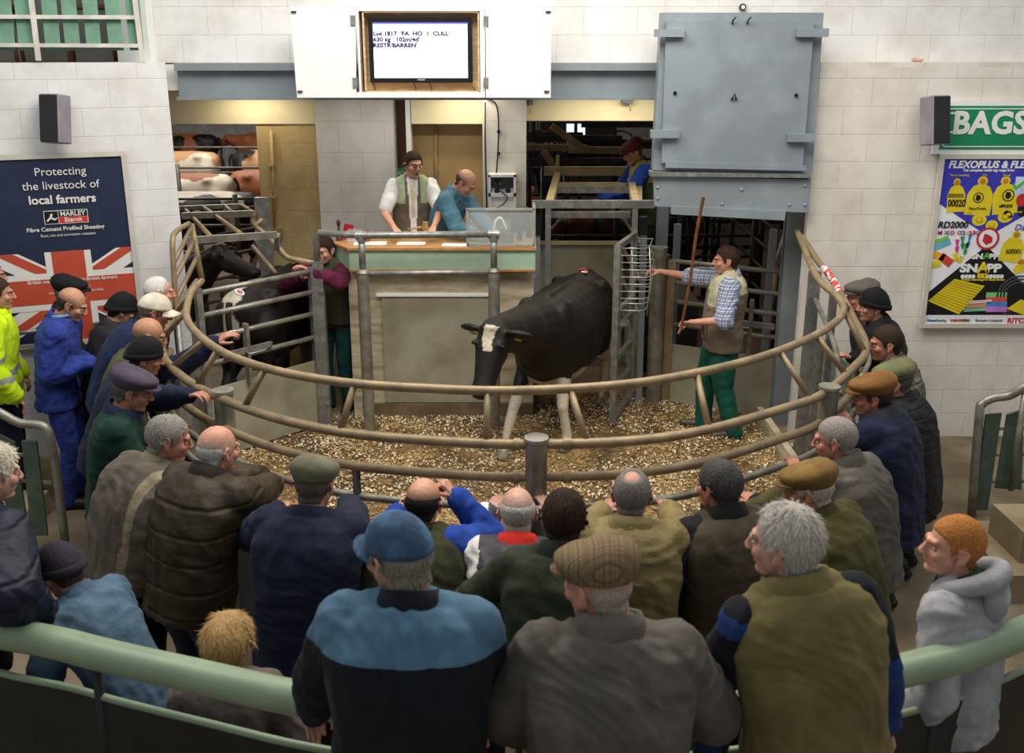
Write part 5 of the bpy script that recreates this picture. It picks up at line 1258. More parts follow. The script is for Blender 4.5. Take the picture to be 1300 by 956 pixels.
    b.cap(nbl - ndl*.03, nbl + ndl*.09*sc, .056*sc, .050*sc)
    for s in (1,-1):
        b.cap(nbl - tg*.03*sc + Xsh*s*.05, shs[s], .055*sc, .052*sc)
        b.chain([shs[s], els[s]], [.050*sc, .040*sc]); d = (wrs[s]-els[s])
        b.chain([els[s], els[s]+d*.3, wrs[s]], [.040*sc, .041*sc, .0265*sc])
        b.chain([hips[s], knees[s]], [.080*sc, .056*sc]); b.chain([knees[s], knees[s]*.7+ankles[s]*.3+Vector((0,-.015,0)), ankles[s]], [.054*sc, .056*sc, .036*sc])
        if feet: b.cap(ankles[s]+Vector((0,-.02,-.04)), ankles[s]+Vector((s*.02,.13,-.052)), .036, .028)
    bv, bf, bn = remesh(b, .012, 4)
    V = [bv]; F = list(bf); hvl = HEADS[heavy]
    hv = T(hvl[0]); o = len(bv); F += [tuple(i+o for i in f) for f in hvl[1]]; V.append(hv); o += len(hv)
    for i, s in enumerate((1,-1)):
        v, f, n = HANDS[hand[i]]; v = v.copy()
        d = (wrs[s]-els[s]).normalized(); d2 = d
        pz = -D(pn[i]) if True else 0
        Mh = frame_from(d2, pz)
        vv = v.copy()
        if s == 1: vv[:,0] *= -1; f = [q[::-1] for q in f]
        vv = rigid_pts(vv, Mh, wrs[s] + d*.012, (.98*sc,)*3); V.append(vv); F += [tuple(j+o for j in q) for q in f]; o += len(vv)
    V = np.vstack(V)
    body = mk('body', V, F, M_SKIN, root, True, world=False)
    c = np.array(srgb(skin)); c = c*.84 + np.array([.42,.30,.22])*.16; cols = np.tile(c, (len(V),1)); h0 = len(bv); H = hvl[0]; hcx = cols[h0:h0+len(H)]
    red = np.zeros(len(H))
    for q, sg, a in (((.045,.07,-.02),.02,.6),((-.045,.07,-.02),.02,.6),((0,.115,-.02),.014,.7),((.086,-.01,0),.022,.8),((-.086,-.01,0),.022,.8)): red += a*gauss(H, q, sg)
    lip = gauss(H, (0,.095,-.057), .010)*.9 + gauss(H, (.014,.09,-.057), .006)*.5 + gauss(H, (-.014,.09,-.057), .006)*.5
    red = np.clip(red, 0, 1)*.6; lip = np.clip(lip, 0, 1)
    hcx *= (1 - red[:,None]*np.array([0,.22,.22])) * (1 - lip[:,None]*np.array([.12,.42,.38]))
    if stubble is not None:
        st = smoothstep(-.035,-.055,H[:,2])*smoothstep(.0,.03,H[:,1]); hcx *= (1-st[:,None]*stubble*np.array([.5,.45,.4]))
    if hair:
        yy, zz_ = H[:,1], H[:,2]; ms = smoothstep(-.006, .014, zz_-np.interp(yy, *HL))*(1-smoothstep(.03,.05,yy)*(.6 if 'zmax' in hair else 0))
        if 'zmax' in hair: ms *= 1-smoothstep(hair['zmax']-.02, hair['zmax']+.040, zz_+np.where(yy>0,.6*yy,0))
        if 'crown' in hair: ms *= smoothstep(hair['crown'][1]-.02, hair['crown'][1]+.012, np.sqrt(H[:,0]**2+(yy+hair['crown'][0])**2+(zz_-.11)**2))
        ms *= 1-smoothstep(.068,.076,np.abs(H[:,0]))*(zz_<.035)*(yy>-.03)
        mc_ = (ms*.62)[:,None]; hcx = hcx*(1-mc_) + np.array(srgb(haircol))*.8*mc_
    cols[h0:h0+len(H)] = hcx; setcol(body, cols)
    # eyes, brows
    eb = MB(); ib = MB(); wb = MB()
    for s in (-1,1):
        eb.ell((s*.031,.0775,.003), (.0115,.0085,.0062), n=12, m=8); ib.ell((s*.031,.0835,.003), (.0050,.0034,.0050), n=10, m=6)
        wb.tube([(s*.015,.0935,.0200),(s*.030,.0905,.0250),(s*.044,.0805,.0215)], [.0030,.0022], n=6, sub=3)
    eo = mk('eyes', T(np.array(eb.v)), eb.f, M_EYE, body, True, world=False); mk('iris', T(np.array(ib.v)), ib.f, M_IRIS, eo, True, world=False)
    mk('eyebrows', T(np.array(wb.v)), wb.f, mat('hair_'+haircol.strip('#'), haircol, .75, 0, .13, 140, .5, 120, spec=.15, stretch=(1,1,.3)), body, True, world=False)
    if hair and hat: hair = dict(hair); hair['hatz'] = {'flat':.045,'ball':.036}.get(hat[0], .012)
    if hair: hair_part(root, hvl[0], hvl[1], hvl[2], hair, haircol, T, seed, hair.get('tufts', 420))
    if hat:
        HT = (lambda v: T(v + np.array([0, 0, -hatdrop])))
        cap_part(root, hat[0], hat[1], HT, seed, hat[2] if len(hat) > 2 else None)
    # garments
    def shell(name, parts, m, pad, hem=-.14, sleeve=1.0, amp=.006, paint=None, cuts=(), flare=0., tors=TORSO, short=False, r_up=.0):
        b = MB(); ts = [t for t in tors if t[0] > hem+.04 and t[0] < 1.0]
        ts = [(hem, .182+flare, .115+flare, .135+flare)] + ts + [(1.0,.100,.066,.070)]
        if not short: b.loft(rings(ts, pad), 28)
        for s in (1,-1):
            b.cap(nbl - tg*.040*sc + Xsh*s*.055, shs[s] if sleeve > .06 else (nbl-tg*.03*sc).lerp(shs[s], .80), .052*sc+pad, ((.060+r_up)*sc if sleeve > .06 else .050*sc)+pad); b.cap(nbl - tg*.005*sc + Xsh*s*.03, nbl.lerp(shs[s],.6 if sleeve > .06 else .42)+tg*.004, .045*sc+pad*.7, .050*sc+pad)
            if sleeve > .06:
                e, wv, a = els[s], wrs[s], shs[s]
                if sleeve <= 1: b.chain([a, a.lerp(e, sleeve)], [(.061+r_up)*sc+pad, (.061-.010*sleeve+r_up)*sc+pad])
                else:
                    b.chain([a, e], [(.061+r_up)*sc+pad, (.050+r_up)*sc+pad]); k = sleeve-1
                    b.chain([e, e.lerp(wv, k*.45), e.lerp(wv, k)], [(.050+r_up)*sc+pad, (.047+r_up*.7)*sc+pad, (.036+r_up*.5)*sc+pad*.8])
        v, f, n = remesh(b, vox, 5)
        v = wrinkle(v, n, amp*1.25, seed+len(name), 9)
        if cuts:
            import bmesh
            me = bpy.data.meshes.new('t'); me.from_pydata([tuple(p) for p in v], [], f); bm = bmesh.new(); bm.from_mesh(me)
            for (co, no) in cuts: bmesh.ops.bisect_plane(bm, geom=bm.verts[:]+bm.edges[:]+bm.faces[:], plane_co=Vector(co)+nbl, plane_no=Vector(no))
            bm.to_mesh(me); bm.free(); v = np.array([tuple(q.co) for q in me.vertices]); f = [tuple(p.vertices) for p in me.polygons]; bpy.data.meshes.remove(me)
        mi = None
        if paint:
            nbv = np.array(nbl); mi = []
            for q in f:
                cc = v[list(q)].mean(0) - nbv; mi.append(paint(cc[0], cc[1], cc[2]))
        return mk(name, v, f, m, root, True, mi, world=False)
    def collar_part(m, h=.05, r=.074, open_=0.):
        n = 30; V = []
        prof = [(r+.030, -.030), (r+.020, h*.35), (r+.004, h), (r-.008, h-.003), (r-.006, .0)]
        X = Xsh; Z = ndl; Yv = Z.cross(X).normalized()
        for (q, z) in prof:
            for k in range(n):
                t = 2*math.pi*k/n; V.append(nbl + (X*math.cos(t)*q*1.02 + Yv*math.sin(t)*q*1.0)*sc + Z*((z - (.018*math.sin(t)))*sc))
        F = []
        for i in range(len(prof)-1):
            for k in range(n): F.append((i*n+k, i*n+(k+1)%n, (i+1)*n+(k+1)%n, (i+1)*n+k))
        return mk('collar', np.array([tuple(p) for p in V]), F, m, root, True, world=False)
    # trousers
    lm = legs if not isinstance(legs, str) else fabric(legs)
    b = MB(); b.loft(rings([(-.16,.180,.118,.130),(-.02,.184,.116,.134),(.10,.172,.112,.118)], .010), 24)
    for s in (1,-1):
        hl = ankles[s]+Vector((0,-.01,-.03))
        b.chain([hips[s]+Vector((0,0,-.02)), hips[s].lerp(knees[s],.45), knees[s]], [.100*sc*bulk*legw, .092*sc*bulk*legw, .072*sc*legw])
        b.chain([knees[s], knees[s].lerp(hl,.5), hl], [.072*sc*legw, .068*sc*legw, .062*sc*legw])
    v, f, n = remesh(b, .016, 4); v = wrinkle(v, n, .007, seed+50, 7)
    v[:,2] = np.maximum(v[:,2], .025)
    tr = mk('trousers', v, f, lm, root, True, world=False)
    if feet:
        sm = mat('leather_'+shoes.strip('#'), shoes, .45, bump=.3, bscale=30)
        for s in (1,-1):
            b = MB(); a = ankles[s]; a = Vector((a.x,a.y,0)); o_ = Vector((s*.03,.17,0))
            b.chain([a+Vector((0,-.045,.045)), a+Vector((s*.01,.06,.047)), a+o_+Vector((0,0,.04))], [.040,.044,.036]); b.cap(a+Vector((0,-.01,.05)), a+Vector((0,-.012,.11)), .043, .045)
            v, f, n = remesh(b, .012, 2); v[:,2] = np.maximum(v[:,2], .0); mk('shoe', v, f, sm, root, True, world=False)
    if top: 
        cl = top.pop('collar', None); shell(top.pop('name','jacket'), None, top.pop('m'), top.pop('pad', .016), **{k: top[k] for k in top})
        if cl: collar_part(cl[0], *(cl[1:] if len(cl) > 1 else ()))
    if vest:
        cl = vest.pop('collar', None); shell(vest.pop('name','gilet'), None, vest.pop('m'), vest.pop('pad', .026), **{k: vest[k] for k in vest})
        if cl: collar_part(cl[0], *(cl[1:] if len(cl) > 1 else ()))
    root_info = dict(root=root, T=T, wr=wrs, el=els, sh=shs, nb=nbl, M=wm(root), nbw=nb, spine=spine, rings=rings, seed=seed)
    return root_info

FULL = dict(); SHORT = dict(thick=.005, len=.010); GREYSHORT = dict(thick=.007, len=.014)
FRINGE = dict(zmax=.058, thick=.006, len=.012, tufts=260); BALDTOP = dict(zmax=.078, thick=.007, len=.016)

# ------------------------------------------------------------------ cattle
def cow(label, base, yaw, head_t, head_dir, colfn, feet=None, vox=.02, sc=1., group=None, extra=None, up=(0,0,1), name='cow', thin=1., neck=True, legsp=True, deep=1., nk=1., hz=1.):
    """head_t: poll position in the cow frame, head_dir: direction poll -> muzzle. faces +Y"""
    root = thing(name, label, 'cow', base, R(yaw), group)
    X = Vector((1,0,0)); b = MB()
    prof = [(-.86,1.10,.10,.12),(-.80,1.09,.20,.24),(-.66,1.09,.27*thin,.29),(-.45,1.06,.29*thin,.34),(-.15,.99,.35*thin,.42),(.15,.98,.35*thin,.42),(.42,1.00,.29*thin,.40),(.60,1.02,.23*thin,.34),(.74,1.04,.15,.24)]
    b.loft([(Vector((0,y,z)), X, Vector((0,0,1)), rx, rz*.86, rz*deep) for (y,z,rx,rz) in prof], 26, e=2.1)
    b.cap((0,-.72,1.315), (0,.40,1.325), .05, .055)                                  # backbone
    for s in (-1,1):
        b.ell((s*.215,-.46,1.255), (.075,.10,.07)); b.ell((s*.11,-.78,1.20), (.06,.07,.07))      # hooks and pins
        b.ell((s*.16,.46,1.06), (.11,.17,.27))
    h = Vector(head_t); hd = Vector(head_dir).normalized()
    Xh = hd.cross(Vector(up)).normalized(); Uh = Xh.cross(hd).normalized()
    if neck:
        p0 = Vector((0,.48,1.12)); p3 = h + hd*.02 - Uh*.04
        for t0, t1 in ((0,.34),(.34,.68),(.68,1)):
            r = lambda t: (.245*(1-t)+.118*t)*nk
            b.cap(p0.lerp(p3,t0)-Vector((0,0,.05*(1-t0))), p0.lerp(p3,t1)-Vector((0,0,.05*(1-t1))), r(t0), r(t1), 16)
        b.cap((0,.62,.82), h-Uh*.14, .09, .06)
        L = .50
        rr = [(-.03,.085,.06,.09),(.04,.108,.08,.12),(.14,.108,.08,.125),(.24,.088,.07,.115),(.36,.070,.06,.085),(.44,.076,.062,.072),(.49,.070,.055,.060),(.515,.045,.035,.04)]
        b.loft([(h+hd*d*(.6+.4*hz) - Uh*(.02+.06*d), Xh, Uh, rx*hz, ru*hz, rd*hz) for (d,rx,ru,rd) in rr], 20, e=2.2)
        for s in (-1,1):
            b.ell(h+hd*.13+Xh*s*.092*hz+Uh*.035*hz, (.022,.03,.022)); b.ell(h+Uh*.055*hz+Xh*s*.03, (.04,.045,.035)); b.ell(h+hd*.20+Xh*s*.06*hz-Uh*.07*hz, (.035*hz,.09,.05*hz))
            e0 = h + hd*.01 + Xh*s*.100*hz + Uh*.0
            rot = Matrix((Xh*s*.93 - Uh*.25 - hd*.05, hd, Uh)).transposed()
            b.ell(e0 + Xh*s*.095 - Uh*.020, (.120,.030,.066), rot, 14, 10)
    F0 = feet or [(.16,.50,0),(-.16,.50,0),(.17,-.62,0),(-.17,-.62,0)]
    for i, s in ((0,1),(1,-1)):
        f = Vector(F0[i]); a = Vector((s*.16,.47,.86)); e = Vector((s*.17,.44,.68)); 
        k = e.lerp(f+Vector((0,0,.14)), .52) + Vector((0,.045,0))
        ft = f + Vector((0,-.02,.14))
        b.chain([a,e,k,ft,f+Vector((0,.02,.05))], [.13,.088,.054,.036,.045]); b.ell(k, (.052,.055,.06)); b.ell(ft,(.044,.045,.04)); b.ell(f+Vector((0,.03,.045)), (.055,.07,.045))
    for i, s in ((2,1),(3,-1)):
        f = Vector(F0[i]); a = Vector((s*.16,-.60,1.0)); st = Vector((s*.19,-.42,.72)); hk = Vector((f.x*.7+s*.05, f.y-.12, .47)); ft = f+Vector((0,-.03,.14))
        b.chain([a,st,hk,ft,f+Vector((0,.02,.05))], [.20,.125,.050,.037,.045]); b.ell(hk,(.045,.06,.06)); b.ell(ft,(.045,.045,.04)); b.ell(f+Vector((0,.03,.045)), (.055,.07,.045)); b.cap(a, hk.lerp(st,.5)+Vector((0,-.05,.02)), .17,.07)
    b.ell((0,-.42,.66), (.15,.17,.12))
    v, f, n = remesh(b, vox, int(5+.05/vox))
    v[:,2] = np.maximum(v[:,2], 0)
    amp = np.array([mn.noise(Vector((p[0]*5,p[1]*5,p[2]*5)))*.012 for p in v]); v = v + n*amp[:,None]
    # ribs on the barrel
    rib = np.sin(v[:,1]*48)*.004*smoothstep(.12,.2,np.abs(v[:,0]))*smoothstep(-.35,-.2,v[:,1])*smoothstep(.4,.25,v[:,1])*smoothstep(.7,.85,v[:,2]); v += n*rib[:,None]
    v *= sc
    o = mk('body', v, f, M_HIDE, root, True, world=False)
    setcol(o, np.array([colfn(p/sc, h, hd, Xh, Uh) for p in v]))
    hb = MB()
    t = MB(); t.tube([(0,-.86*sc,1.28*sc),(.01,-.92*sc,1.15*sc),(.02,-.91*sc,.85*sc),(0,-.90*sc,.6*sc)], [.03*sc,.022*sc], sub=4); t.ell((0,-.90*sc,.52*sc),(.04*sc,.04*sc,.12*sc))
    tl = t.build('tail', mat('cow_tail', '#16120f', .8), root, True, world=False)
    if neck:
        e = MB(); 
        for s in (-1,1): e.ell((h+hd*.135+Xh*s*.106*hz+Uh*.032*hz)*sc, (.017*sc,.017*sc,.015*sc), n=10, m=8)
        e.build('eyes', mat('cow_eye', '#0c0908', .1, var=.02), root, True, world=False)
        e = MB()
        for s in (-1,1): e.ell((h+hd*.490*(.6+.4*hz)+Xh*s*.040*hz-Uh*.030)*sc, (.012*sc,.012*sc,.016*sc), n=8, m=6)
        e.build('nostrils', mat('nostril', '#050404', .3, var=.02), root, True, world=False)
    return root, h, hd, Xh, Uh
# ================================================================== the cast
def J(col, **k):   # a jacket
    d = dict(name='jacket', m=fabric(col), pad=.020, hem=-.20, sleeve=1.97, r_up=.008, amp=.009); d.update(k)
    if 'collar' not in d: d['collar'] = (d['m'] if not isinstance(d['m'], list) else d['m'][0],)
    if d['collar'] is None: d.pop('collar')
    return d
def V_(col, **k):
    d = dict(name='gilet', m=fabric(col), pad=.036, hem=-.16, sleeve=0.03, amp=.006, r_up=.012); d.update(k)
    if 'collar' not in d: d['collar'] = (d['m'] if not isinstance(d['m'], list) else d['m'][0],)
    if d['collar'] is None: d.pop('collar')
    return d
SK1, SK2, SK3 = '#c98e74', '#d59f86', '#b97a60'
CROWD = 'onlookers leaning around the ring barrier'

# --- in the ring and at the desk
white = fabric('#eceae6', bump=.3); vg = fabric('#6d6358'); vl = fabric('#a9b894', bump=.3)
tie = fabric('#d8cfae', bump=.2)
auc = person('man in white short-sleeved shirt, green-shouldered gilet and tie holding a gavel at the desk', PY(525,193,9.38), .72, -172, lean=3, hyaw=22, hpitch=4, skin='#d49a80', hair=dict(thick=.008, len=.012, tufts=300), haircol='#35261e', stubble=.25,
    R_=PY(500,288,9.02), L_=PY(551,287,9.05), hand=('grip','grip'), pn=((0,-.2,-1),(0,-.2,-1)), pole=((.9,-.4,-.6),(-.9,-.4,-.6)),
    top=dict(name='shirt', m=white, pad=.008, hem=-.06, sleeve=.80, r_up=.010, amp=.006, collar=(white,.04)),
    vest=dict(name='gilet', m=[vg, vl, white, tie], pad=.026, hem=-.20, sleeve=0, r_up=.0, amp=.006,
              paint=lambda x,y,z: (3 if abs(x) < .022 and z > -.36 else 2 if abs(x) < .046+.05*(z+.1) else 1 if z > -.235 and abs(x) > .075 and z > -.22 else 0) if y > .02 else (1 if z > -.14 else 0)), legs='#3a3834', vox=.011)
T = auc['T']; r_ = auc['root']
g = MB()
for s in (-1,1):
    g.tube([(s*.031+.021*math.cos(a), .106-.010*abs(math.cos(a)*s+ (1 if s*math.cos(a)>0 else 0))*.6, .004+.016*math.sin(a)) for a in [2*math.pi*i/14 for i in range(14)]], .0014, 6, closed=True)
    g.tube([(s*.052,.098,.008),(s*.078,.06,.012),(s*.082,.0,.012)], .0014, 6)
g.tube([(-.010,.112,.008),(.010,.112,.008)], .0014, 6)
mk('glasses', T(np.array(g.v)), g.f, M_BLK, r_, True, world=False)
g = MB(); g.tube([(.088,-.01,.01),(.086,.04,-.02),(.06,.095,-.05),(.030,.118,-.060)], .0025, 6, sub=3); g.ell((.022,.122,-.060), (.014,.012,.012)); g.ell((.088,-.005,.0), (.010,.014,.018)); mk('headset', T(np.array(g.v)), g.f, M_BLK, r_, True, world=False)
h1 = wm(r_) @ auc['wr'][1]; h2 = wm(r_) @ auc['wr'][-1]
ha, hb_ = PY(518,291,8.93), PY(538,288,8.93)
gv = thing('gavel', 'light wooden gavel held in front of the auctioneer', 'gavel', ha)
MB().cyl(ha, hb_, .008, .011, n=12).build('handle', M_WOOD, gv, True)
b = MB(); c_ = hb_+Vector((.015,0,0)); b.cyl(c_+Vector((-.0,0,-.045)), c_+Vector((.0,0,.045)), .026, n=18); b.cyl(c_+Vector((0,0,-.012)), c_+Vector((0,0,.012)), .030, n=18); b.build('head', M_WOOD, gv, auto=40)

teal = fabric('#4c7587', bump=.5)
person('bald clerk in a teal shirt bent over the desk behind the clear screen', PY(600,220,9.30), .72, -118, lean=20, hyaw=4, hpitch=38, skin='#cf967b', hair=dict(zmax=.052, thick=.004, len=.007, tufts=200), haircol='#4d3b30',
    R_=PY(612,303,9.0), L_=PY(628,298,9.15), pn=((0,0,-1),(0,0,-1)), top=J('#4c7587', name='shirt', m=teal, hem=-.12, pad=.016), legs='#2b2b30', vox=.012)

check = plaid('blue_check', '#ccd1dd', '#2b3f78', '#1c2c58', 17, 17, .42, .12, ('XY','Z'))
hg, hl = fabric('#776a59'), fabric('#b9b494', bump=.3)
hd = person('dark-haired handler in gilet, blue check shirt and green over-trousers holding a long cane', PY(922,313,8.42), 0, 84, lean=-3, curve=.0, hyaw=4, hpitch=2, skin='#cf9078', hair=dict(thick=.011, len=.02, tufts=500), haircol='#3b2b24', stubble=.3, bulk=1.12, belly=.35,
    R_=PY(840,345,8.72), L_=PY(880,409,8.15), hand=('point','grip'), pn=((0,0,-1),(0,-.3,-1)), pole=((.4,-.3,-1),(-.5,-.6,-.6)), stance=(.02,.13),
    top=dict(name='check_shirt', m=check, pad=.018, hem=-.08, sleeve=1.14, r_up=.016, amp=.010, collar=(check,.045)),
    vest=dict(name='gilet', m=[hg, hl], pad=.036, hem=-.22, sleeve=.05, r_up=.018, amp=.008, paint=lambda x,y,z: 1 if (z > -.24 and y > -.03 and abs(x) > .05) or (z > -.12) else 0), legs=fabric('#0f5243', bump=.8, var=.2), shoes='#4a3f33', vox=.012, legw=1.28)
r_ = hd['root']; sp = hd['spine']
b = MB(); b.box(sp(.10)+Vector((-.15,.10,.0)), (.02,.13,.14), bev=.008); b.box(sp(.10)+Vector((-.155,.10,.06)), (.02,.14,.03), bev=.006); b.build('pocket', hg, r_, True, world=False)
MB().box(sp(.10)+Vector((-.06,.185,.0)), (.12,.02,.14), bev=.008).build('pocket', hg, r_, True, world=False)
hw = PY(866,409,8.12); tp, bt = PY(893,250,7.98), PY(861,424,8.10)
MB().tube([bt, hw, hw.lerp(tp,.35)+Vector((.006,0,0)), hw.lerp(tp,.7)+Vector((-.006,0,0)), tp], [.011,.012,.012,.013,.015], 10, sub=4).build('cane', M_STAIN)
tag(bpy.data.objects['cane'], 'long brown wooden cane held upright by the handler', 'cane')

mar = fabric('#5c1c38', bump=.6)
person('dark-haired man in maroon sleeves and dark gilet resting folded arms on the left gate', PY(409,302,8.92), 0, 164, lean=8, hyaw=-4, hpitch=10, skin='#cf9880', hair=dict(thick=.010, len=.018, tufts=400), haircol='#2c2019', bulk=1.02,
    R_=PY(378,352,8.66), L_=PY(396,344,8.60), hand=('relax','relax'), pole=((.8,-.3,-.5),(-.8,-.3,-.5)),
    top=J('#5c1c38', name='jumper', m=mar, hem=-.16, pad=.018), vest=V_('#4a4a38', hem=-.10), legs='#174a4c', vox=.013)
pk = V_('#3e4a30', hem=-.25); pk['m'] = [fabric('#3e4a30'), fabric('#8c8438')]; pk['paint'] = lambda x,y,z: 1 if z > -.17 else 0; pk['collar'] = (fabric('#3e4a30'),)
person('older man in maroon hat and olive gilet standing beside the race behind the wall', PY(798,178,10.7), .80, 98, lean=14, hyaw=8, hpitch=22, skin='#c98f6e', hair=dict(zmax=.05, thick=.005, len=.01, tufts=150), haircol='#6a5a4a', hat=('flat', fabric('#6b2a38')),
    R_=PY(762,252,10.9), L_=PY(768,254,10.5), top=J('#2145a0', hem=-.1), vest=pk, legs='#26301f', vox=.016)
struct(boxo('floor', 1.34, 2.0, 10.2, 12, 0, .80, M_DARKST))
person('distant person in a blue top among the pens behind the race', PY(697,164,15), 0.6, 175, lean=5, skin='#c98f72', hair=SHORT, haircol='#2c2019', top=J('#2a3350'), vox=.02, feet=False)

# --- left-hand crowd
person('man in black flat cap and black coat behind the man in blue overalls', PY(90,350,7.50), 0, -78, lean=6, hyaw=0, hpitch=8, skin=SK1, hair=GREYSHORT, haircol='#6b655d', hat=('flat', fabric('#141416')), top=J('#17181b', hem=-.35), legs='#1b1b1e', R_=None, vox=.016)
blu = fabric('#2f3f8e', bump=.9, var=.22)
bm = person('balding man in bright blue overalls looking down at his phone', PY(99,368,7.02), 0, -82, lean=9, hyaw=0, hpitch=26, skin='#c48a6c', hair=dict(zmax=.048, thick=.005, len=.008, tufts=300), haircol='#40332a', bulk=.98,
    R_=PY(112,461,6.92), L_=PY(116,458,7.1), hand=('grip','grip'), pole=((.3,-.9,-.5),(-.3,-.9,-.5)), top=J('#2f3f8e', name='overall_top', m=blu, hem=-.25, pad=.026, r_up=.016, amp=.013, collar=(blu,.05,.082)), legs=blu, shoes='#231c18', vox=.012)
MB().tube([tuple(bm['nb']+Vector((.085*math.cos(a),.075*math.sin(a),.045))) for a in [2*math.pi*i/16 for i in range(16)]], .012, 8, closed=True).build('shirt_collar', fabric('#7f9fc8'), bm['root'], True, world=False)
MB().box(bm['spine'](.72)+Vector((.15,.10,0)), (.012,.10,.11), Matrix.Rotation(.6,3,'Z'), bev=.004).build('chest_pocket', blu, bm['root'], True, world=False)
p = PY(130,456,6.98); o = MB().box(p, (.012,.07,.12), Matrix.Rotation(R(65),3,'Y'), bev=.004).build('phone', M_BLK); tag(o, 'dark phone held by the man in blue overalls', 'phone')
person('person in black knitted hat and dark purple-grey jacket left of the white cap', PY(161,372,7.35), 0, -62, lean=14, hpitch=20, skin=SK1, hair=SHORT, haircol='#2a221e', hat=('beanie', fabric('#121214')), top=J('#2d262b'), vox=.016)
person('man with white hair and red face behind the white cap, facing the pen', PY(202,352,7.42), 0, -68, lean=8, hpitch=4, skin='#cf8f78', hair=dict(thick=.006, len=.014, rec=1, tufts=350), haircol='#d9d4cc', top=J('#23252b'), vox=.015)
person('man in cream peaked cap and navy jumper bending towards the ring', PY(203,373,6.72), 0, -72, lean=30, curve=.08, hpitch=18, skin='#a8705a', hair=GREYSHORT, haircol='#7a6a58', hat=('ball', fabric('#cfc6b4', bump=.3)), bulk=1.1, belly=.2,
    R_=PZ(225,470,1.2), top=J('#172544', name='jumper', hem=-.18, m=fabric('#172544', bump=.7)), legs='#3b2a22', vox=.014)
person('balding sunburnt man in olive jacket between the cream cap and the black knitted hat', PY(194,405,6.38), 0, -74, lean=24, hpitch=16, skin='#b9805f', hair=dict(zmax=.03, thick=.005, len=.01, tufts=250), haircol='#6d5c4b', top=J('#4a4c33'), vox=.015)
l8 = person('man in black knitted hat and navy jacket stretching one arm over the rail', PY(189,428,6.02), 0, -72, lean=26, hpitch=14, skin='#b87a62', hair=SHORT, haircol='#3a2c24', hat=('watch', fabric('#101114')), bulk=1.05,
    L_=PY(272,436,6.32), R_=PZ(243,502,1.42), hand=('relax','relax'), pn=((0,0,-1),(0,.2,-1)), pole=((.3,-.5,-.9),(-.2,-.2,-1)), top=J('#141d36', pad=.022), vox=.013)
p = PY(291,421,6.42); b = MB(); b.cyl(p, p+Vector((.05,.01,.005)), .004, n=8); o = b.build('cigarette', M_WHITE); tag(o, 'white cigarette in the outstretched hand above the left rail', 'cigarette')
person('man in grey-purple cap and dark green jumper at the left bend of the ring', PY(175,467,5.42), 0, -80, lean=10, hyaw=2, hpitch=16, skin='#b57a62', hair=GREYSHORT, haircol='#5f564d', hat=('flat', fabric('#4b4150')), bulk=1.12,
    R_=PZ(215,560,1.15), top=J('#14352a', name='jumper', m=fabric('#14352a'), collar=(fabric('#232a45'),.055,.085)), legs='#1d1f26', vox=.013)
gf = [fabric('#5d544a'), fabric('#8d8067')]
person('heavy grey-haired man in taupe fleece with beige side stripes looking right', PY(219,530,4.72), 0, -42, lean=24, curve=.07, hyaw=-30, hpitch=12, skin='#c08268', hair=dict(thick=.012, len=.024, tufts=700), haircol='#8a857d', heavy=1, bulk=1.42, belly=.7,
    R_=PZ(265,640,1.1), top=J('#5d544a', name='fleece', m=gf, hem=-.12, pad=.022, paint=lambda x,y,z: 1 if abs(x-.19) < .022 and -.62 < z < .1 or (x > .16 and z < -.38 and y > -.12 and y < .04) else 0, collar=(gf[1],.045)), legs='#121214', vox=.012)
wax = quilt('#3a3022', 'waxed_quilt', .13)
person('bald white-haired man in dark brown quilted waxed jacket with hands over the rail', PY(279,541,4.52), 0, -32, lean=20, curve=.06, hyaw=-8, hpitch=8, skin='#cf9077', hair=dict(zmax=.045, thick=.004, len=.008, tufts=300), haircol='#cbc5bb', bulk=1.22, belly=.2,
    R_=PZ(352,612,1.10), L_=PZ(340,604,1.10), pole=((.6,-.3,-.8),(-.6,-.3,-.8)), top=J('#3f3527', m=wax, hem=-.27, pad=.028, r_up=.014, collar=(fabric('#2c2620'),.07,.088)), legs='#27354a', vox=.012)
person('man in olive-grey flat cap and dark navy coat leaning on the rail', PY(402,577,4.22), 0, -10, lean=14, curve=.05, hyaw=-6, hpitch=12, skin='#c58a70', hair=dict(thick=.006, len=.012, tufts=350), haircol='#5a5148', hat=('flat', fabric('#6d6a55')), bulk=1.24,
    R_=PZ(443,640,1.12), L_=PZ(350,650,1.10), pole=((.9,-.2,-.6),(-.8,-.3,-.6)), top=J('#1b2036', m=fabric('#1b2036', bump=.6), hem=-.30, pad=.026, r_up=.012), legs='#1b1c22', vox=.012)

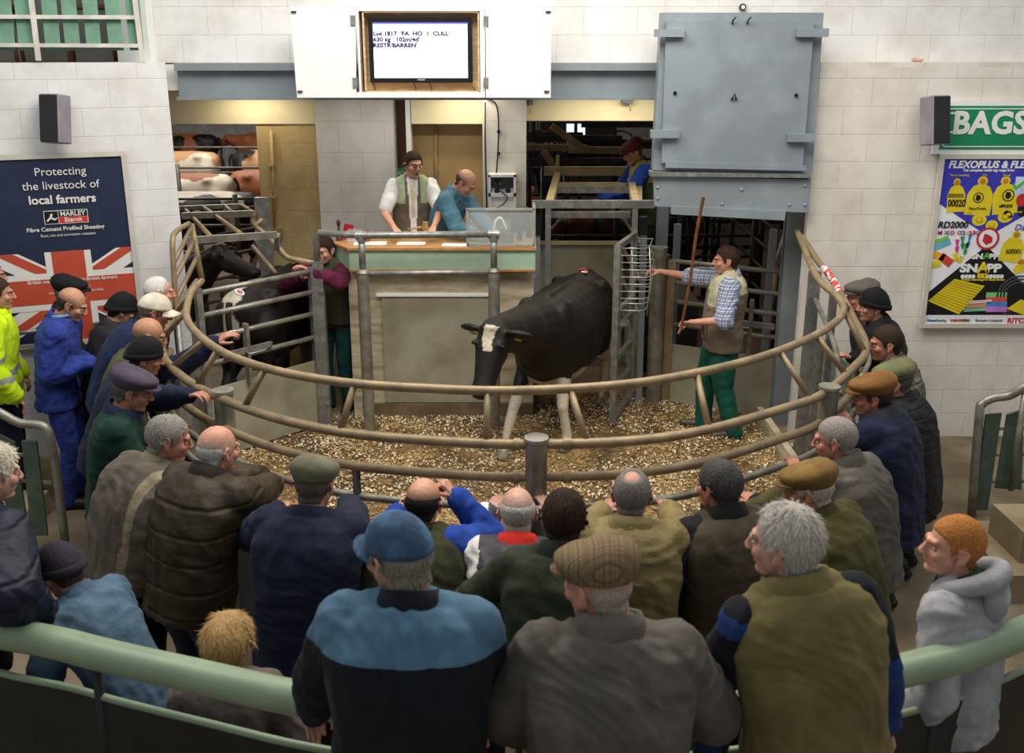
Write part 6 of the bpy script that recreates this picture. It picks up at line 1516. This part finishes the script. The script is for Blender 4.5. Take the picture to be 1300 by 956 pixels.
# --- front of the ring
person('bald-crowned man in dark olive gilet with bright blue sleeves', PY(540,607,4.28), 0, -6, lean=24, curve=.06, hyaw=-8, hpitch=14, skin='#cf957b', hair=dict(zmax=.050, thick=.008, len=.012, tufts=500), haircol='#251d19', bulk=1.1,
    R_=PY(580,632,4.42), L_=PZ(505,650,1.12), hand=('fist','relax'), pole=((.7,-.2,-.8),(-.7,-.2,-.8)), top=J('#1b3f94', name='jumper', hem=-.14), vest=V_('#33351f', hem=-.16), legs='#22242a', vox=.012)
red = fabric('#d8352c', bump=.3); gj = [fabric('#454148', rough=.6), fabric('#d9d6d0'), fabric('#8a2f3a')]
person('man with thin white hair in grey jacket with red collar', PY(657,619,4.20), 0, -4, lean=24, curve=.06, hyaw=4, hpitch=10, skin='#cf9a85', hair=dict(zmax=.068, thick=.006, len=.016, tufts=450), haircol='#b3aca4', bulk=1.06,
    R_=PZ(700,650,1.12), L_=PZ(620,650,1.12), top=J('#454148', m=gj, cuts=(((0,0,-.150),(0,0,1)),((0,0,-.158),(0,0,1))), paint=lambda x,y,z: 1 if x < -.17 and z > -.10 else 2 if -.158 < z < -.150 else 0, collar=(red,.05,.080)), legs='#22242a', vox=.012)
person('young man with thick brown hair in dark green jumper', PY(718,623,3.72), 0, -8, lean=16, curve=.05, hyaw=-2, hpitch=12, skin='#cf9077', hair=dict(thick=.014, len=.022, tufts=1300, lift=.08), haircol='#33231b', bulk=1.16,
    R_=PZ(760,690,1.12), L_=PY(640,760,3.9), pole=((.8,-.3,-.6),(-1,-.3,-.5)), top=J('#2a3020', name='jumper', hem=-.14, collar=(fabric('#20241a'),.06,.084)), legs='#1f2226', vox=.012)
khk = fabric('#7e6f47', rough=.7, bump=.7)
person('grey-haired man in khaki waxed jacket seen from behind', PY(804,597,4.18), 0, -8, lean=12, curve=.05, hyaw=-4, hpitch=10, skin='#c28670', hair=dict(thick=.008, len=.014, crown=(.06,.040), tufts=800), haircol='#77706a', bulk=1.18,
    R_=PZ(850,650,1.12), L_=PZ(765,650,1.12), top=J('#7e6f47', m=khk, hem=-.25, pad=.026, r_up=.014, collar=(khk,.055,.090)), legs='#2c2a26', vox=.012)
person('dark grey-haired man in brown gilet with navy sleeves looking left', PY(911,586,4.22), 0, 16, lean=13, curve=.04, hyaw=26, hpitch=4, skin='#b9785e', hair=dict(thick=.014, len=.020, tufts=1200, lift=.08), haircol='#494644', bulk=1.16,
    L_=PY(862,765,4.15), R_=PZ(960,640,1.12), pole=((.7,-.4,-.5),(-.8,-.4,-.4)), top=J('#15161d', name='jumper', hem=-.2), vest=V_('#453b2d', hem=-.22, collar=(fabric('#1a1c16'),.06,.09)), legs='#17181c', vox=.012)
person('man in mustard flat cap and olive jacket with his fist to his face', PY(1022,586,4.32), 0, 38, lean=24, curve=.05, hyaw=30, hpitch=10, skin='#cf8f70', hair=dict(thick=.010, len=.024, tufts=700), haircol='#b5ab9b', hat=('flat', fabric('#7d6133')), bulk=1.16,
    L_=PY(992,632,4.45), R_=PZ(1010,680,1.12), hand=('relax','fist'), pole=((.7,-.3,-.6),(-.9,.1,-.3)), top=J('#45411f', hem=-.22, pad=.024, r_up=.012), legs='#23231d', vox=.012)
person('man with cropped grey hair in grey fleece looking left', PY(1058,531,4.78), 0, 44, lean=18, curve=.05, hyaw=22, hpitch=8, skin='#bd7a62', hair=dict(thick=.006, len=.008, tufts=900), haircol='#8f8780', bulk=1.24,
    L_=PZ(1010,600,1.12), top=J('#57524b', name='fleece', m=[fabric('#57524b'), fabric('#26262a')], hem=-.2, paint=lambda x,y,z: 1 if x > .235 and z < -.2 else 0, collar=(fabric('#57524b'),.06,.088)), legs='#2d2b28', vox=.012)

# --- right-hand crowd
nv = fabric('#161d36', bump=.6)
person('man in tan flat cap and long navy coat with grey collar', PY(1106,474,5.52), 0, 52, lean=14, curve=.04, hyaw=26, hpitch=6, skin='#bb7a5e', hair=dict(thick=.009, len=.018, tufts=500), haircol='#3c322b', hat=('flat', fabric('#7a5429')), bulk=1.22,
    L_=PZ(1075,545,1.12), top=J('#161d36', m=nv, hem=-.42, pad=.030, r_up=.014, collar=(fabric('#33343a'),.07,.095)), legs='#15161d', vox=.013)
person('grey-haired man in olive cap and black quilted coat behind the navy coat', PY(1133,458,6.02), 0, 58, lean=14, hyaw=20, hpitch=8, skin='#bd8268', hair=dict(thick=.009, len=.014, tufts=400), haircol='#5c544c', hat=('flat', fabric('#6a6c4a')), bulk=1.22,
    top=J('#17171a', m=quilt('#17171a','black_quilt',.05), hem=-.40, pad=.030, r_up=.014), legs='#15161d', vox=.015)
ck = plaid('brown_check', '#8b8278', '#2c2726', '#1a1716', 12, 12, .42, .14, ('XY','Z'))
person('dark-haired man in brown and black checked shirt', PY(1124,415,6.50), 0, 60, lean=14, hyaw=24, hpitch=6, skin='#bb7c64', hair=dict(thick=.010, len=.014, tufts=500), haircol='#362922', bulk=1.16, top=J('#8b8278', name='check_shirt', m=ck), legs='#26262c', vox=.015)
yj = [fabric('#15161a'), fabric('#c9b23a')]
bk = person('man in black knitted hat and black jacket with yellow piping', PY(1110,366,7.05), 0, 66, lean=12, hyaw=22, hpitch=2, skin='#c0846a', hair=SHORT, haircol='#2c231e', hat=('beanie', fabric('#0f1012')), bulk=1.1,
    L_=PZ(1085,455,1.3), top=J('#15161a', m=yj, cuts=(((.10,0,0),(1,0,.35)),((.108,0,0),(1,0,.35))), paint=lambda x,y,z: 1 if .10 < x+.35*z < .109 and y < .05 else 0), vox=.014)
v = np.array([(.055,.085,.055),(.085,.05,.055),(.080,.052,.075),(.052,.083,.075)])
person('man in grey flat cap behind the black knitted hat, farthest on the right', PY(1094,355,7.62), 0, 72, lean=10, hyaw=16, hpitch=0, skin='#c98a74', hair=GREYSHORT, haircol='#7d766c', hat=('flat', fabric('#5f5952')), top=J('#2c2d30'), vox=.016)
hood = fabric('#a3a1a4', bump=.5)
r6 = person('ginger cropped-haired boy in pale grey hooded top looking left', PY(1217,657,3.36), 0, 48, lean=6, hyaw=38, hpitch=-4, skin='#d99b83', hair=dict(thick=.006, len=.007, tufts=900), haircol='#b0713a', bulk=.95, R_=(.04,.06,-.5,0), L_=(-.03,.10,-.5,0),
    top=J('#a3a1a4', name='hooded_top', m=hood, hem=-.16, pad=.022, collar=(fabric('#2f4a3a'),.04,.072)), legs='#2b3244', vox=.012)
b = MB(); nb = r6['nb']; P_ = [nb+Vector((.115*math.cos(a), -.035+.105*math.sin(a), .030-.045*math.sin(a))) for a in [R(-200+i*220/14) for i in range(15)]]
b.chain(P_, [.030+.016*math.sin(math.pi*i/14) for i in range(15)]); b.ell(nb+Vector((0,-.14,-.03)), (.09,.05,.09)); v_, f_, n_ = remesh(b, .011, 4); mk('hood', v_, f_, hood, r6['root'], True, world=False)

# --- hi-vis pair at the left edge
hv = [fabric('#c8e61a', bump=.7), mat('reflective_tape','#b9bdb4',.3,.3)]
person('man in hi-vis yellow jacket with reflective bands at the left edge', PY(-4,352,6.95), 0, -68, lean=4, hpitch=5, skin=SK1, hair=SHORT, haircol='#3a2f28', bulk=1.2,
    R_=None, top=J('#c8e61a', m=hv, hem=-.18, pad=.035, r_up=.022, paint=lambda x,y,z: 1 if -.44 < z < -.39 or (-.30 < z < -.26 and abs(x) > .2) else 0, collar=(hv[0],.06,.09)), legs='#1a1f33', vox=.013)
person('person in dark green fleece with white piping behind the hi-vis jacket', PY(-14,330,7.35), 0, -60, lean=4, skin=SK1, hair=SHORT, haircol='#3a2f28', top=J('#143a2d'), vox=.016)

# --- foreground row on the upper tier
den = fabric('#43607f', bump=.6, var=.35); lb = [fabric('#15171f', bump=.35), fabric('#55788f', bump=.3)]
person('man in worn blue denim cap and navy fleece with pale blue yoke', PY(497,650,2.60), .3, -2, lean=9, curve=.04, hyaw=50, hpitch=8, skin='#c98f74', hair=dict(thick=.009, len=.026, tufts=1500), haircol='#8d8377', hat=('ball', den), bulk=1.16, headsc=1.0,
    R_=PY(610,915,2.78), L_=PY(400,905,2.80), pole=((1,-.5,-.3),(-1,-.5,-.3)), top=J('#15171f', name='fleece', m=lb, hem=-.2, pad=.026, r_up=.012, cuts=(((0,0,-.118),(0,.15,1)),), paint=lambda x,y,z: 1 if z+.15*y > -.118 else 0, collar=(fabric('#17181f'),.045,.080)), legs='#20242c', vox=.0085)
tw = plaid('tweed_check', '#8d7656', '#6b5a44', '#4a4031', 70, 44, .5, .10, ('X','Y')); gr = fabric('#5f5850', rough=.65, bump=.5)
person('man in brown checked tweed cap and taupe jacket with upturned collar', PY(752,683,2.58), .3, -2, lean=9, curve=.04, hyaw=50, hpitch=8, skin='#cf9179', hair=dict(zmax=.03, thick=.005, len=.010, tufts=500), haircol='#a89a8c', hat=('flat', tw), bulk=1.2,
    R_=PY(860,915,2.76), L_=PY(660,925,2.76), pole=((1,-.5,-.3),(-1,-.5,-.3)), top=J('#5f5850', m=gr, hem=-.2, pad=.028, r_up=.014, collar=(gr,.065,.088)), legs='#20242c', vox=.0085)
kv = fabric('#6f643c', bump=.45)
person('white-haired man in khaki gilet with navy and blue sleeves looking left', PY(995,643,2.72), .3, 14, lean=12, side=-5, curve=.05, hyaw=42, hpitch=4, skin='#cf9a84', hair=dict(thick=.012, len=.034, tufts=2200, lift=.08, rec=1), haircol='#bdb5aa', bulk=1.12,
    R_=PY(1125,930,2.80), L_=PY(905,945,2.72), pole=((1,-.3,.1),(-1.2,-.2,.2)), top=J('#15161d', name='jumper', m=[fabric('#15161d'), fabric('#1c376e')], hem=-.2, pad=.014, r_up=.010, paint=lambda x,y,z: 1 if z < -.26 and abs(x) > .20 or (x < -.19 and -.10 < z < -.04) else 0),
    vest=V_('#6f643c', m=kv, hem=-.2, pad=.034, collar=(kv,.055,.094)), legs='#20242c', vox=.0085)
blond = '#b08d5c'
person('small blond-haired child beyond the green handrail', PY(291,784,3.30), 0, 10, lean=4, hyaw=-30, hpitch=6, sc=.80, headsc=1.12, skin='#dfb09a', hair=dict(thick=.028, len=.060, tufts=2600, droop=3, lift=-.03, mess=.12), haircol=blond, top=J('#6a5f5a'), legs='#2b3244', vox=.012)
person('person with curly white hair and dark navy padded jacket leaning on the green handrail', PY(-10,566,3.70), 0, -36, lean=18, hyaw=-6, hpitch=8, skin='#d3a18a', hair=dict(thick=.018, len=.020, tufts=2200, lift=.7), haircol='#cfc5b2', bulk=1.1,
    R_=PY(52,788,3.42), pole=((1.0,-.4,-.5),(-.8,-.4,-.6)), top=J('#161a2c', m=quilt('#161a2c','navy_padded',.10), pad=.04, r_up=.024), legs='#20242c', vox=.011)
person('child in dark hat and faded denim jacket behind the green handrail at lower left', PY(62,690,3.62), 0, 62, lean=34, curve=.05, R_=(-.05,.20,-.30,0), L_=(.05,.20,-.30,0), hyaw=0, hpitch=25, sc=.84, headsc=1.1, skin='#cf9a80', hair=SHORT, haircol='#3a2f28', hat=('watch', fabric('#2c2530')), top=J('#4d6579', m=fabric('#4d6579', bump=.6)), legs='#6f6656', vox=.013)

# ================================================================== cattle
BLK = np.array(srgb('#17120f')); WHT = np.array(srgb('#cfc4ae')); BRN = np.array(srgb('#8a4e2c')); TAN = np.array(srgb('#b98c62'))
cb0 = Vector((.46,8.62,0)); cy = 157.
Rl = Matrix.Rotation(-R(cy),3,'Z')
l = lambda p: Rl @ (Vector(p)-cb0)
poll = l(PY(627,418,7.42)); muz = l(PY(606,506,7.18))
def col_main(p, h, hd, Xh, Uh):
    n_ = mn.noise(Vector((p[0]*7,p[1]*7,p[2]*7)))*.05
    q = Vector(p)-h; a, b_, c_ = q.dot(hd), q.dot(Uh), q.dot(Xh)
    if b_ > -.02 and abs(a-.09) < .10 and abs(c_+.01)+n_*.7 < .050 - .12*max(0,a-.08): return WHT
    if p[2] < .56+n_ and p[1] > .2 and abs(p[0]) < .4: return WHT*(1 if p[2] > .10 else .45)
    if p[1] < -.3 and p[2] < .62+n_: return WHT*.9 if p[2] > .10 else WHT*.35
    if p[2] < .66+n_ and p[1] > .1 and p[0] < .1: return WHT*.8
    if a > .44: return BLK*1.8
    return BLK*(1+.8*max(0,mn.noise(Vector((p[0]*3,p[1]*3,p[2]*3)))))
cr, h_, hd_, Xh, Uh = cow('black cow with white blaze and white lower legs walking into the ring with head lowered', cb0, cy, poll, muz-poll, col_main, feet=[tuple(l(PZ(640,584,0))),tuple(l(PZ(718,573,0))),(.17,-.50,0),(-.17,-.68,0)], vox=.013, thin=1.06, deep=1.2, nk=1.12, hz=1.22)
for s in (-1,1):
    c_ = h_+hd_*.045+Xh*s*.20-Uh*.05
    MB().box(c_, (.05,.012,.05), Matrix((Xh,hd_,Uh)).transposed(), bev=.004).build('ear_tag', M_Y, cr, True, world=False)
b = MB(); b.tube([(.06,-.60,1.358),(.0,-.56,1.380),(-.06,-.50,1.370)], .012, 6, sub=3); b.build('red_marking', mat('red_marker','#c4302a',.5), cr, True, world=False)
MB().box((-.03,-.50,1.372),(.06,.03,.006)).build('sticker', M_WHITE, cr, world=False)
def col_pen(p, h, hd, Xh, Uh):
    if p[1] < -.55 and p[2] > .95 and abs(p[0]+.03) < .07 + .09*mn.noise(Vector((p[0]*6,p[1]*6,p[2]*6))): return WHT
    return BLK*(1+.7*max(0,mn.noise(Vector((p[0]*3,p[1]*3,p[2]*3)))))
pb = Vector((-2.26,9.08,0))
pc, *_ = cow('black cow with white rump patch and round lot stickers standing in the left pen', pb, -12, (0.0,.80,1.15), (.0,.15,-1), col_pen, vox=.018, thin=.9)
for px, py in ((270,377),(304,371)):
    co, nn, *_ = hit([c for c in pc.children if c.name.startswith('body')][0], px, py)
    if co is None: continue
    b = MB(); b.cyl(co-nn*.02, co+nn*.004, .045, n=24); b.build('lot_sticker', M_WHITE, pc, auto=40); b = MB(); b.cyl(co+nn*.004, co+nn*.006, .028, n=20); b.build('sticker_print', mat('sticker_pink','#c06a8a',.5), pc, auto=40)
ph = PY(276,320,9.45); pm = PY(316,337,9.30)
pb2 = Vector((ph.x-1.0, ph.y+.15, 0)); Rl2 = Matrix.Rotation(R(82),3,'Z')
cow('second black cow raising its head to the right above the first in the left pen', pb2, -82, Rl2 @ (ph-pb2), Rl2 @ (pm-ph), lambda p,*a: BLK*(1+.6*max(0,mn.noise(Vector((p[0]*3,p[1]*3,p[2]*3))))), vox=.02)
def col_far(base, pat, off, th):
    def f(p, *a):
        n_ = mn.noise(Vector((p[0]*2+off, p[1]*2, p[2]*2+off*.7)))
        return pat if n_ < th else base
    return f
far = [((-4.6,14.6),92,WHT,BLK,3.,.12,'black and white calf-sized cow nearest behind the slanting pen gate'),
       ((-5.6,16.9),88,WHT,BRN,1.,.05,'brown and white cow in the second pen row, left'),((-4.1,17.3),-94,TAN,BRN,5.,.1,'reddish brown cow in the second pen row beside the cream wall'),
       ((-6.9,20.6),90,WHT,TAN,7.,.0,'cream and tan cow in the third pen row, left'),((-5.0,20.9),-88,TAN,BLK,9.,.0,'tan cow with dark patches in the third pen row, right'),
       ((-8.2,25.0),90,BRN,BLK,11.,-.1,'dark brown cow in the farthest pen row, left'),((-6.2,25.3),90,BRN,BRN,13.,0,'brown cow in the farthest pen row, right'),((-7.4,17.2),90,BLK,BLK,15.,0,'black cow at the left end of the second pen row')]
for (b2, yw, c1_, c2_, of, th, lab) in far:
    cow(lab, (b2[0],b2[1],0), yw, (0,.98,1.25), (.05,.8,-.6), col_far(c1_, c2_, of, th), vox=.035, group=None)
for (b2, yw, lab) in (((1.7,13.0),95,'dark cow penned behind the race'),((1.2,14.6),80,'dark cow farther back in the pens behind the race')):
    cow(lab, (b2[0],b2[1],0), yw, (0,.98,1.25), (.05,.8,-.6), col_far(BLK,BRN*.4,3.,-.1), vox=.035)
